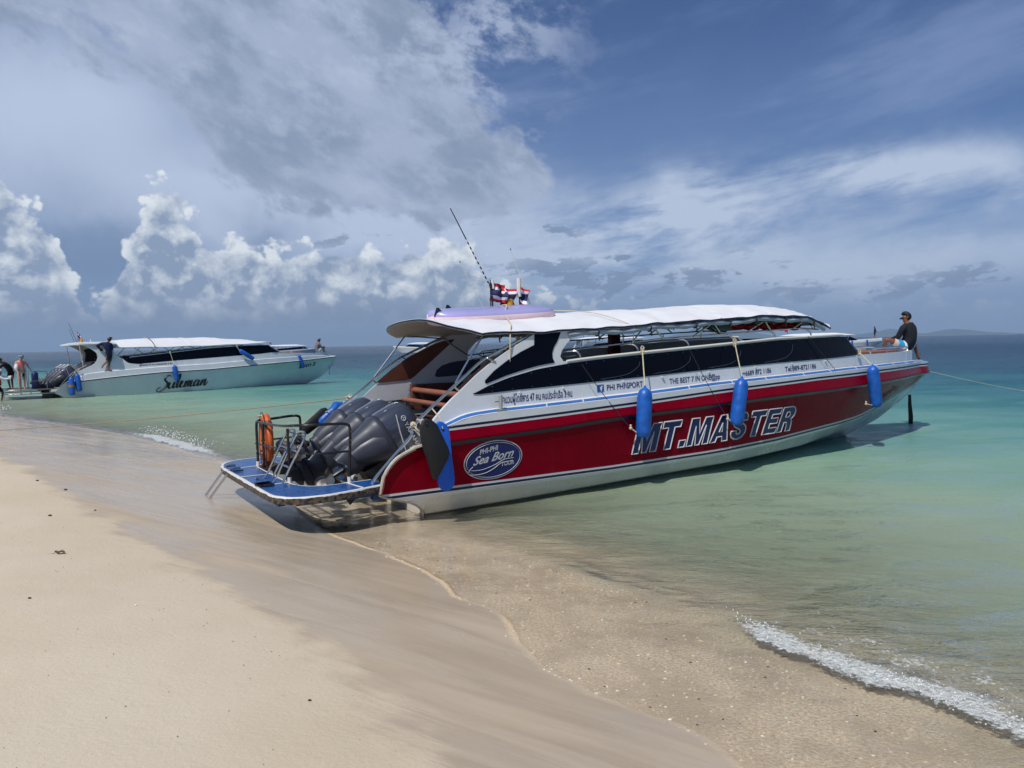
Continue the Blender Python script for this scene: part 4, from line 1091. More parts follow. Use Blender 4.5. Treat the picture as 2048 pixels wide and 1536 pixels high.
# ---- lettering on the topsides and hull
def fh(sd=-1): return lambda x, z, o=0.: (x, sd * (H.y(x, z) + o), z)
fc = cs_(-1)
from mathutils.geometry import tessellate_polygon
GL = {'M': (.95, [[(0, 0), (0, 1), (.34, 1), (.475, .42), (.61, 1), (.95, 1), (.95, 0), (.70, 0), (.70, .70), (.56, 0), (.39, 0), (.25, .70), (.25, 0)]]),
      'T': (.75, [[(0, 1), (.75, 1), (.75, .77), (.51, .77), (.51, 0), (.24, 0), (.24, .77), (0, .77)]]), '.': (.26, [[(0, 0), (.26, 0), (.26, .25), (0, .25)]]),
      'A': (.85, [[(0, 0), (.28, 1), (.57, 1), (.85, 0), (.58, 0), (.54, .18), (.31, .18), (.27, 0)], [(.36, .37), (.49, .37), (.425, .70)]]),
      'S': (.76, [[(.70, .70), (.45, .70), (.43, .78), (.36, .81), (.29, .77), (.29, .70), (.34, .65), (.55, .56), (.68, .47), (.74, .33), (.72, .18), (.62, .05), (.45, -.01), (.26, 0), (.10, .08), (.02, .22), (.01, .32), (.27, .32), (.29, .22), (.37, .18), (.46, .21), (.48, .28), (.44, .34), (.30, .41), (.13, .49), (.04, .60), (.03, .76), (.10, .91), (.24, 1.0), (.40, 1.02), (.57, .98), (.67, .88)]]),
      'E': (.70, [[(0, 0), (0, 1), (.68, 1), (.68, .77), (.27, .77), (.27, .62), (.64, .62), (.64, .40), (.27, .40), (.27, .23), (.70, .23), (.70, 0)]]),
      'R': (.78, [[(0, 0), (0, 1), (.50, 1), (.66, .95), (.76, .82), (.76, .66), (.68, .54), (.60, .50), (.70, .42), (.74, .25), (.77, 0), (.49, 0), (.47, .25), (.42, .36), (.27, .38), (.27, 0)], [(.27, .58), (.27, .79), (.42, .79), (.48, .74), (.48, .64), (.42, .58)]])}
word = 'MT.MASTER'; gap = .085; tot = sum(GL[c][0] for c in word) + gap * (len(word) - 1); X0, X1 = 3.40, 7.25; sx = (X1 - X0) / tot; hh = .445; cur = 0.
for ch in word:
    wd, loops = GL[ch]
    def tp(p, o_): 
        x = X0 + (cur + p[0] + (p[1] * .20)) * sx; return Vector(fh()(x, .505 + (x - X0) * .0182 + p[1] * hh, o_))
    def dens(L0):
        out = []
        for (p, q) in zip(L0, L0[1:] + L0[:1]):
            n_ = max(1, int(math.hypot(q[0] - p[0], q[1] - p[1]) / .3)); out += [(p[0] + (q[0] - p[0]) * k / n_, p[1] + (q[1] - p[1]) * k / n_) for k in range(n_)]
        return out
    mb = MB(); flat_ = [p for L0 in loops for p in L0]
    tri = tessellate_polygon([[Vector((p[0], p[1], 0)) for p in L0] for L0 in loops]); mb.add([tp(p, .007) for p in flat_], [tuple(t_) for t_ in tri]); mb.build('name_letter', M['txtnavy'], boat, smooth=0)
    mb = MB()
    for L0 in loops: mb.tube([tp(p, .008) for p in dens(L0)], .013, 4, closed=True)
    o = mb.build('name_letter_outline', M['silver'], boat, smooth=0); o['kind'] = 'stuff'
    cur += wd + gap
mb = MB(); put_text(mb, 'จำนวนผู้โดยสาร 47 คน คนประจำเรือ 3 คน', (1.13, 1.415), (2.36, 1.445), .105, fc, .004, offset=.012); mb.build('side_lettering', M['txtnavy'], boat, smooth=0)['kind'] = 'stuff'
mb = MB(); put_text(mb, 'PHI PHI SPORT', (3.02, 1.505), (3.74, 1.53), .088, fc, .004, offset=.012); mb.build('side_lettering', M['txtnavy'], boat, smooth=0)['kind'] = 'stuff'
mb = MB(); put_text(mb, 'THE BEST 7 IN ONE@pp', (4.31, 1.545), (5.46, 1.585), .088, fc, .004, offset=.012); mb.build('side_lettering', M['txtnavy'], boat, smooth=0)['kind'] = 'stuff'
mb = MB(); put_text(mb, ':+6689 872 1186', (6.0, 1.605), (6.76, 1.64), .088, fc, .004, offset=.014); mb.build('side_lettering', M['txtnavy'], boat, smooth=0)['kind'] = 'stuff'
mb = MB(); put_text(mb, 'Tel:089-8721186', (7.15, 1.645), (8.09, 1.675), .088, fc, .004, offset=.014); mb.build('side_lettering', M['txtnavy'], boat, smooth=0)['kind'] = 'stuff'
mb = MB(); plate(mb, [(2.83, 1.485), (2.96, 1.49), (2.96, 1.60), (2.83, 1.595)], fc, .003, .005)
mb.build('blue_badge', mat('badge_blue', lin(30, 84, 160), .4), boat, smooth=0)
mb = MB(); put_text(mb, 'f', (2.885, 1.495), (2.935, 1.495), .085, fc, .008, offset=.02); mb.build('badge_letter', M['white'], boat, smooth=0)
mb = MB(); put_text(mb, 'เทพรัตน์', (10.95, .80), (12.25, 1.00), .15, fh(), .085, offset=.035, shear=.25); mb.build('bow_lettering_outline', M['silver'], boat, smooth=0)
mb = MB(); put_text(mb, 'เทพรัตน์', (10.95, .80), (12.25, 1.00), .15, fh(), .092, offset=.010, shear=.25); mb.build('bow_lettering', M['txtteal'], boat, smooth=0)
# oval tour badge
def oval(a, b_, x0=.92, z0=.665, rot=.06, n=48): return [(x0 + a * math.cos(t_) * math.cos(rot) - b_ * math.sin(t_) * math.sin(rot), z0 + a * math.cos(t_) * math.sin(rot) + b_ * math.sin(t_) * math.cos(rot)) for t_ in np.linspace(0, 2 * math.pi, n + 1)[:-1]]
fo_ = fh()
mb = MB(); mb.add([fo_(x, z, .004) for x, z in oval(.465, .268)], [tuple(range(48))]); mb.build('badge_plate', M['silver'], boat, smooth=0)
mb = MB(); mb.add([fo_(x, z, .007) for x, z in oval(.450, .254)], [tuple(range(48))]); mb.build('badge_field', M['txtnavy'], boat, smooth=0)
mb = MB()
ov = [Vector(fo_(x, z, .008)) for x, z in oval(.425, .235)]; mb.tube(ov, .006, 4, closed=True, flat=.4)
put_text(mb, 'PHI-PHI', (.70, .755), (.98, .80), .070, fo_, .009, offset=.02, shear=.1)
put_text(mb, 'Sea Born', (.60, .615), (1.24, .69), .115, fo_, .009, offset=.018, shear=.5)
put_text(mb, 'TOUR', (1.04, .565), (1.25, .58), .055, fo_, .009, offset=.03)
for pts in ([(.60, .60), (.55, .56), (.62, .545), (.76, .55), (.95, .60), (1.08, .655), (1.24, .665)], [(.545, .56), (.535, .50), (.66, .485), (.80, .50), (.92, .545), (1.05, .615), (1.23, .625)]):
    mb.tube([Vector(fo_(q.x, q.y, .009)) for q in crv([(p[0], p[1], 0) for p in pts], 6)], .006, 4, flat=.4)
mb.build('badge_lettering', M['silver'], boat, smooth=0)
# post cleats on the walkway
for x in (1.07, 9.57, 11.9):
    z0 = H.top(x) + .02; y_ = -(H.w(x) - .06)
    if x < 2:
        mb = MB(); mb.tube([(x, y_, z0), (x, y_, z0 + .20)], .028, 10); mb.tube([(x - .09, y_, z0 + .12), (x + .07, y_, z0 + .12)], .009, 6); mb.box((x, y_, z0), (.15, .09, .012)); mb.build('post_cleat', M['steel'], boat)
mb = MB(); p_ = Vector(fc(9.75, 1.92, -.02)); mb.tube([p_, p_ + Vector((.03, 0, .07))], .014, 6); mb.tube([p_ + Vector((-.04, 0, .05)), p_ + Vector((.07, 0, .06))], .009, 6); mb.build('deck_cleat', M['steel'], boat)
# fuel filler and bumper fitting
# mast head light, horn and aerials on the hard top
mb = MB(); mb.tube([(2.10, .05, 2.68), (2.12, .05, 3.08)], .022, 8); mb.tube([(2.08, .05, 3.02), (2.16, .05, 3.02)], .05, 8); mb.tube([(2.45, .0, 2.70), (2.42, 0, 3.26)], .02, 8, mi=0); mb.build('light_mast', M['black'], boat)
MB().tube([(2.42, 0, 3.0), (2.415, 0, 3.30)], .036, 8).build('mast_tube', M['rail'], boat)
mb = MB(); mb.tube([(1.93, 0, 3.12), (1.92, 0, 3.26)], .022, 8); mb.build('mast_tube', M['rail'], boat)
mb = MB(); mb.tube([(2.24, 0, 2.78), (2.24, 0, 2.96)], [.06, .05], 12); mb.build('beacon', M['amber'], boat)
def seg_aerial(a, b_, r0, r1, banded):
    a, b_ = Vector(a), Vector(b_); mb = MB()
    if banded:
        k0 = 30
        for k in range(k0):
            if k % 2 == 0 or k > 18: mb.tube([a.lerp(b_, k / k0), a.lerp(b_, (k + 1) / k0)], [r0 + (r1 - r0) * k / k0] * 2, 6, mi=0)
            else: mb.tube([a.lerp(b_, k / k0), a.lerp(b_, (k + 1) / k0)], [(r0 + (r1 - r0) * k / k0) * .8] * 2, 6, mi=1)
    else:
        mb.tube([a, b_], [r0, r1], 6, mi=1)
    mb.ball(b_, .012, 6, 5, mi=0)
    return mb.build('aerial', [M['black'], M['rail']], boat)
seg_aerial((1.85, 0, 3.20), (1.20, 0, 4.32), .012, .007, True)
seg_aerial((2.66, 0, 2.82), (2.27, 0, 3.76), .009, .005, False)
seg_aerial((1.78, 0, 2.75), (1.34, 0, 3.52), .006, .004, False)
mb = MB(); mb.tube([(1.92, 0, 2.7), (1.90, 0, 3.2)], .014, 6); mb.build('aerial_mount', M['black'], boat)

# ================================================================== things on and round the red boat
BM = Matrix.Translation(BO) @ Matrix.Rotation(BA, 4, 'Z')
def BL(p): return BM @ Vector(p)

def fender_mesh(mb, L_, r_, lumps=0.):
    prof = [(0, .012), (.02, .05), (.05, .085), (.09, .105), (.16, r_), (L_ * .5, r_ * 1.02), (L_ - .10, r_), (L_ - .04, r_ * .92), (L_ - .005, r_ * .7), (L_, r_ * .2)]
    rings = []
    for d_, q in prof:
        rings.append([Vector((q * (1 + lumps * .03 * math.sin(3 * a + d_ * 20)) * math.cos(a), q * math.sin(a), -d_)) for a in np.linspace(0, 2 * math.pi, 21)[:-1]])
    mb.loft(rings)
def fender(name_label, top, bot, hook, tie=None, group='blue fenders on the red boat', M_=None, r_=.115, band=False, FM=None):
    FM = FM or BM
    top, bot, hook = FM @ Vector(top), FM @ Vector(bot), FM @ Vector(hook)
    d_ = (bot - top); L_ = d_.length
    t_ = thing('fender', name_label, 'fender', top, 0, group)
    q = Vector((0, 0, -1)).rotation_difference(d_.normalized())
    mb = MB(); fender_mesh(mb, L_, r_, 1.); mb.v = [tuple(q @ Vector(v)) for v in mb.v]
    mb.build('cover', M['fender'], t_)
    mb = MB(); mb.ball((0, 0, .0), (.022, .022, .03), 8, 5); mb.build('eye', M['foamblue'], t_)
    mb = MB(); mb.tube([hook - top, (hook - top) * .5 + Vector((0, 0, -.005)), Vector((0, 0, .0))], .010, 6)
    mb.build('lanyard', M['rope'], t_)
    mb = MB()
    for k in range(7): mb.tube([(hook - top) + Vector((.025 * math.cos(a + k), .018 * math.sin(a * 2 + k), .03 * math.sin(a) - .012 * (k - 3))) for a in np.linspace(0, 6.28, 9)[:-1]], .009, 5, closed=True)
    mb.build('knot', M['rope'], t_)
    if band:
        mb = MB(); mb.tube([q @ Vector((0, 0, -L_ * .42)), q @ Vector((0, 0, -L_ * .56))], r_ * 1.06, 16); mb.build('ochre_band', mat('ochre_tape', lin(150, 120, 50), .6, noise_amt=.3, noise_scale=20), t_)
    if tie:
        a, b_ = FM @ Vector(tie[0]) - top, FM @ Vector(tie[1]) - top; e_ = bot - top
        mb = MB(); mb.tube(sag(a, b_, .03), .0055, 5); mb.build('side_cord', M['darkrope'], t_)
        mb = MB(); mb.tube([b_, e_ + Vector((0, 0, .01))], .010, 6); mb.ball(b_, .028, 7, 5); mb.ball(b_ + Vector((0, 0, .04)), .018, 6, 5); mb.build('tail_knot', M['rope'], t_)
    return t_
fender('blue fender nearest the stern of the red boat, left of the big lettering', (3.52, -1.78, 1.54), (3.46, -1.79, .78), (3.66, -1.57, 2.10), ((2.49, -1.56, 1.92), (3.28, -1.72, .93)))
fender('blue fender hung amidships over the middle of the big lettering', (5.66, -1.78, 1.60), (5.50, -1.79, .82), (5.72, -1.57, 2.19), ((4.68, -1.57, 2.08), (5.38, -1.72, .93)))
fender('blue fender hung nearest the bow of the red boat', (9.62, -1.56, 1.68), (9.76, -1.56, .86), (9.62, -1.28, 1.93), ((7.82, -1.44, 2.27), (9.48, -1.52, .93)))
fender('small blue fender on the far quarter behind the engines', (.0, 1.77, 1.30), (-.38, 1.80, .98), (.12, 1.68, 1.38), None, r_=.08)

# flat paddle-shaped pads hung over the near quarter
def pad(name, label, outline, y_, th, m_, hook, hole=None):
    """outline in boat x,z; stands on the side at local y"""
    c = BL((outline[0][0], y_, outline[0][1])); t_ = thing(name, label, 'fender pad', c, BA, 'foam pads hung at the stern')
    o_ = [(x - outline[0][0], z - outline[0][1]) for x, z in outline]; n = len(o_)
    mb = MB(); bev = .012; cx = sum(p[0] for p in o_) / n; cz = sum(p[1] for p in o_) / n
    def sh(k): return [((x - cx) * k + cx, (z - cz) * k + cz) for x, z in o_]
    rings = [[Vector((x, y, z)) for x, z in sh(k)] for k, y in ((.955, -th / 2), (.985, -th / 2 + .006), (1, -th / 2 + .018), (1, th / 2 - .018), (.985, th / 2 - .006), (.955, th / 2))]
    mb.loft(rings); mb.build('foam_board', m_, t_, smooth=50)
    a = Vector((hook[0] - outline[0][0], hook[2], hook[1] - outline[0][1])); h_ = Vector((hole[0] - outline[0][0], -th / 2 - .006, hole[1] - outline[0][1]))
    MB().tube([h_, (h_ + a) / 2 + Vector((.02, -.03, .01)), a], .009, 6).build('loop', M['rope'], t_)
    mb = MB(); mb.tube([h_ + Vector((0, .002, 0)), h_ + Vector((0, -.002, 0))], .020, 10); mb.build('eyelet', M['black'], t_)
pad('flat_fender', 'bright blue rounded foam pad hung flat on the near quarter', [(p.x, p.y) for p in crv([(.01, 1.27, 0), (.08, 1.25, 0), (.145, 1.18, 0), (.165, 1.05, 0), (.18, .85, 0), (.215, .55, 0), (.205, .42, 0), (.13, .36, 0), (.04, .38, 0), (-.02, .46, 0), (-.02, .56, 0), (-.04, .85, 0), (-.08, 1.1, 0), (-.07, 1.2, 0), (.01, 1.27, 0)], 3)][:-1], -1.80, .045, M['foamblue'], (.0, 1.42, .15), (.055, 1.17))
pad('flat_fender', 'black angular foam pad hung in front of the bright blue one', [(-.20, 1.33), (-.12, 1.30), (-.05, 1.24), (.10, .93), (.11, .85), (.09, .78), (-.06, .56), (-.10, .54), (-.135, .57), (-.16, .68), (-.27, 1.04), (-.285, 1.2), (-.25, 1.30)], -1.87, .055, M['black'], (-.16, 1.28, .35), (-.21, 1.26))
pad('flat_fender', 'black foam pad hung on the far quarter beyond the engines', [(-.70, .90), (-.66, .97), (-.34, 1.23), (-.27, 1.24), (-.17, 1.16), (-.17, 1.12), (-.26, 1.03), (-.58, .82), (-.66, .83)], 1.80, .06, M['black'], (-.25, 1.22, -.28), (-.28, 1.17))
# lashings where pads and ropes tie to the stern hoops
mb = MB(); c = Vector((-.20, -1.50, 1.22))
for k in range(9): mb.tube([c + Vector((.03 * math.cos(a + k), .03 * math.sin(a), .03 * math.sin(a + k * .7) - .006 * k)) for a in np.linspace(0, 6.28, 9)[:-1]], .008, 5, closed=True)
mb.tube(crv([c, c + Vector((.02, -.05, -.06)), c + Vector((.09, -.06, -.11))], 4), .011, 6)
o = mb.build('rope_lashing', M['rope']); o.matrix_world = BM; tag(o, 'pale rope knotted round the near stern hoop above the black pad', 'rope knot')

# lifebuoy on the aft rail
t_ = thing('life_ring', 'orange lifebuoy hung upright on the black platform rail', 'life ring', BL((-1.47, .90, .87)), BA - R(7))
mb = MB(); Rr_, rt = .315, .075; n1, n2 = 48, 12; rings = []
for i in range(n1):
    a = 2 * math.pi * i / n1
    rings.append([Vector(((.8 * rt * math.sin(b_)), (Rr_ + rt * math.cos(b_)) * math.cos(a), (Rr_ + rt * math.cos(b_)) * math.sin(a) * 1.06)) for b_ in np.linspace(0, 2 * math.pi, n2 + 1)[:-1]])
rings.append(rings[0]); mb.loft(rings, caps=False); mb.build('buoy', M['ring'], t_)
for k in range(4):
    a = math.pi / 4 + k * math.pi / 2; mb = MB(); g_ = []
    for da in (-.13, -.07, 0, .07, .13): g_.append([Vector(((.8 * (rt + .006) * math.sin(b_)), (Rr_ + (rt + .006) * math.cos(b_)) * math.cos(a + da), (Rr_ + (rt + .006) * math.cos(b_)) * math.sin(a + da) * 1.06)) for b_ in np.linspace(0, 2 * math.pi, n2 + 1)[:-1]])
    mb.loft(g_); mb.build('band', M['ringdark'], t_)
mb = MB(); pts = []
for i in range(49):
    a = 2 * math.pi * i / 48; s_ = .012 * abs(math.sin(2 * (a - math.pi / 4))); pts.append((-.055 + .0 * a, (Rr_ + rt + s_) * math.cos(a), (Rr_ + rt + s_) * math.sin(a) * 1.06))
mb.tube(pts, .006, 5); mb.build('grab_line', M['darkrope'], t_)
mb = MB()
for z_ in (.36, -.2): mb.tube(crv([(.0, .0, z_), (-.06, .1, z_ + .02), (-.11, .16, z_ - .01), (-.03, .22, z_), (0, .16, z_ - .03)], 4), .007, 5)
mb.build('tie', M['rope'], t_)

# paddle board strapped on the roof
t_ = thing('paddle_board', 'lilac and pink inflatable board lying upside down on the white roof', 'paddle board', BL((1.66, -.36, 2.672)), BA - R(4)); t_.rotation_euler = (R(7), R(-3.0), BA - R(4))
def bw(s_): return .40 * max(0., 1 - abs(2 * s_ - 1.05) ** 3.2 / 1.12) ** .5 if .0 <= s_ <= 1 else 0
top_r, mid_r, bot_r = [], [], []
mb = MB(); rings = []; N = 34; Lb = 2.1
for i in range(N + 1):
    s_ = i / N; s2 = .004 + .992 * s_; x = -1.05 + Lb * s2; w_ = max(.03, bw(s2)); rise = .05 * max(0, s2 - .75) ** 1.5 * 4; th = .19 * min(1, (min(s2, 1 - s2) / .04) ** .45) if min(s2, 1 - s2) < .04 else .19
    lift = .0
    ring = []
    for k in range(20):
        a = 2 * math.pi * k / 20; yy = w_ * math.copysign(abs(math.cos(a)) ** .30, math.cos(a)); zz = th / 2 * math.copysign(abs(math.sin(a)) ** .62, math.sin(a))
        if abs(math.cos(a)) > .0 and math.sin(a) > 0: zz += .055 * (1 - (yy / w_) ** 2) * min(1, (1 - s2) * 5)
        ring.append(Vector((x, yy, zz + lift)))
    rings.append(ring)
mb.loft(rings)
mb.m = []
for f_ in mb.f:
    zc_ = sum(mb.v[i][2] for i in f_) / len(f_); xx = sum(mb.v[i][0] for i in f_) / len(f_); yy = sum(abs(mb.v[i][1]) for i in f_) / len(f_)
    mb.m.append(1 if zc_ > .055 else 0)
mb.build('board_body', [M['pink'], M['lilac']], t_, smooth=60)
for x, y_, h_ in ((-.90, -.15, .085), (-.60, .17, .09)):
    mb = MB(); P_ = [(x - .10, 0.05), (x - .085, .10), (x - .055, .10 + h_), (x - .02, .12 + h_ * .7), (x + .08, .06)]
    mb.add([(a, y_ - .006, b_) for a, b_ in P_] + [(a, y_ + .006, b_) for a, b_ in P_], [(0, 1, 2, 3, 4), (9, 8, 7, 6, 5)] + [(i, i + 5, (i + 1) % 5 + 5, (i + 1) % 5) for i in range(5)]); mb.build('fin', M['black'], t_, smooth=0)
# rope over the board
def arc_rope(pts, r_, lab, m_=None):
    o = MB().tube(crv(pts, 6), r_, 6).build('lashing_rope', m_ or M['rope']); o.matrix_world = BM; return tag(o, lab, 'rope', None)
arc_rope([(1.30, -1.44, 1.76), (1.32, -1.45, 2.05), (1.34, -1.44, 2.40), (1.50, -1.2, 2.52), (1.72, -.72, 2.66), (1.74, -.68, 2.76), (1.80, -.60, 2.83), (1.95, -.2, 2.84), (2.10, .30, 2.82), (2.15, .5, 2.72), (2.2, 1.0, 2.62), (2.2, 1.4, 2.42)], .010, 'pale rope strapping the lilac board down to the roof')
arc_rope([(3.62, -1.38, 2.20), (3.62, -1.42, 2.35), (3.60, -1.44, 2.46), (3.45, -1.30, 2.57), (3.25, -.9, 2.70), (3.0, -.3, 2.765), (2.8, .4, 2.76), (2.7, 1.0, 2.66), (2.7, 1.43, 2.46)], .007, 'thin brown cord drawn across the white roof amidships', M['rope'])

# flags on the roof aerials
M['flag'] = [mat('flag_red', lin(190, 28, 48), .8), mat('flag_white', lin(225, 226, 230), .8), mat('flag_blue', lin(44, 44, 92), .8)]
def flag(label, p, w_, h_, ang, droop, phase, pole=None, FM=None, group='striped flags on the roof', scale=1.):
    FM = FM or BM
    t_ = thing('flag', label, 'flag', FM @ Vector(p), BA + ang, group)
    mb = MB(); nx, nz_ = 16, 18; vs = []
    for j in range(nz_ + 1):
        for i in range(nx + 1):
            u_, v_ = i / nx, j / nz_
            x = w_ * u_ * (1 - .25 * droop) ; z_ = -h_ * v_ - droop * h_ * u_ * (.6 + .4 * math.sin(v_ * 3 + phase))
            y_ = .045 * scale * math.sin(u_ * 9 + phase + v_ * 2.5) * (.3 + u_) + .03 * scale * math.sin(v_ * 8 + phase)
            vs.append((x, y_, z_))
    fs = [];ms_ = []
    band = [0] * 3 + [1] * 3 + [2] * 6 + [1] * 3 + [0] * 3
    for j in range(nz_):
        for i in range(nx): fs.append((j * (nx + 1) + i, j * (nx + 1) + i + 1, (j + 1) * (nx + 1) + i + 1, (j + 1) * (nx + 1) + i)); ms_.append(band[j])
    mb.v, mb.f, mb.m = vs, fs, ms_; c_ = mb.build('cloth', M['flag'], t_, smooth=80)
    if pole: MB().tube([(0, 0, .04 * scale), (0, 0, -pole)], .008 * max(scale, .6), 6).build('staff', M['black'], t_)
    return t_
flag('leftmost red, white and blue flag, beside the striped aerial', (1.88, .0, 3.22), .30, .30, R(2), .16, .4, .54)
flag('middle red, white and blue flag, above the amber lamp', (2.10, .04, 3.13), .26, .27, R(-6), .02, 2.2, .44)
flag('rightmost flag, furled and hanging beside the white mast tube', (2.42, -.02, 3.16), .20, .30, R(-10), .55, 3.6)
# far quarter mooring rope down to the beach
a = BL((.08, 1.62, 1.39)); b_ = Vector((-15.2, 19.6, .22)); d0 = Vector((-15.57, 23.27, 0))
p1 = Vector((-15.57 * .78, 23.27 * .78, 2.25 * .22))
mb = MB(); far = p1 + (p1 - a).normalized() * 6.0; mb.tube(sag(a, far, .10, 30), .010, 6); o = mb.build('mooring_rope', M['rope']); o.data.materials[0] = mat('tan_rope', lin(150, 134, 106), .9); tag(o, 'long tan mooring rope stretched low over the shallows to the left', 'rope')
st = thing('mooring_stake', 'short wooden stake holding the mooring rope in the water', 'stake', (far.x, far.y, -.4)); MB().tube([(0, 0, -.3), (.0, .02, far.z + .5)], .035, 8).build('post', M['wood'], st)
c = BL((.08, 1.62, 1.39)); mb = MB()
for k in range(6): mb.tube([c + Vector((.04 * math.cos(a_ + k), .03 * math.sin(a_), .03 * math.sin(a_ + k * .7))) for a_ in np.linspace(0, 6.28, 9)[:-1]], .009, 5, closed=True)
mb.build('rope_lashing', M['rope']); tag(bpy.data.objects['rope_lashing.001'], 'pale rope knotted round the far stern hoop', 'rope knot')
# weathered post standing in the water under the bow
pp = zp = Vector((10.15, 19.53, 0)); t_ = thing('mooring_post', 'dark weed-covered post standing in the water under the red bow', 'post', (pp.x, pp.y, -1.2))
mb = MB(); mb.tube([(.0, 0, 0), (.0, 0, 1.1), (.005, 0, 1.4), (-.02, 0, 1.7), (-.035, 0, 1.95)], [.065, .06, .058, .045, .03], 9); mb.v = [(x + .008 * math.sin(z * 40 + y * 60), y, z) for x, y, z in mb.v]; mb.build('shaft', M['wood'], t_)
arc = MB().tube(sag(BL((13.9, 0, 1.45)), (26, 27, -.1), .5, 24), .006, 5).build('anchor_line', M['rope']); tag(arc, 'thin anchor line running from the red bow out to sea', 'rope')

# ================================================================== people
def skin_mesh(J, E, root, m_, name, parent, sub=2):
    names = list(J); me = bpy.data.meshes.new(name)
    me.from_pydata([J[n][0] for n in names], [(names.index(a), names.index(b_)) for a, b_ in E], [])
    o = bpy.data.objects.new(name, me); COL.objects.link(o)
    o.modifiers.new('s', 'SKIN').use_smooth_shade = True
    sv = me.skin_vertices[0].data
    for i, n in enumerate(names):
        r_ = J[n][1]; sv[i].radius = r_ if isinstance(r_, tuple) else (r_, r_); sv[i].use_root = (n == root)
    mod = o.modifiers.new('b', 'SUBSURF'); mod.levels = sub; mod.render_levels = sub
    dg = bpy.context.evaluated_depsgraph_get(); dg.update()
    m2 = bpy.data.meshes.new_from_object(o.evaluated_get(dg)); bpy.data.objects.remove(o); bpy.data.meshes.remove(me)
    m2.materials.clear()
    for q in (m_ if isinstance(m_, (list, tuple)) else [m_]): m2.materials.append(q)
    m2.name = name; m2.shade_smooth()
    o = bpy.data.objects.new(name, m2); COL.objects.link(o); o.parent = parent
    return o

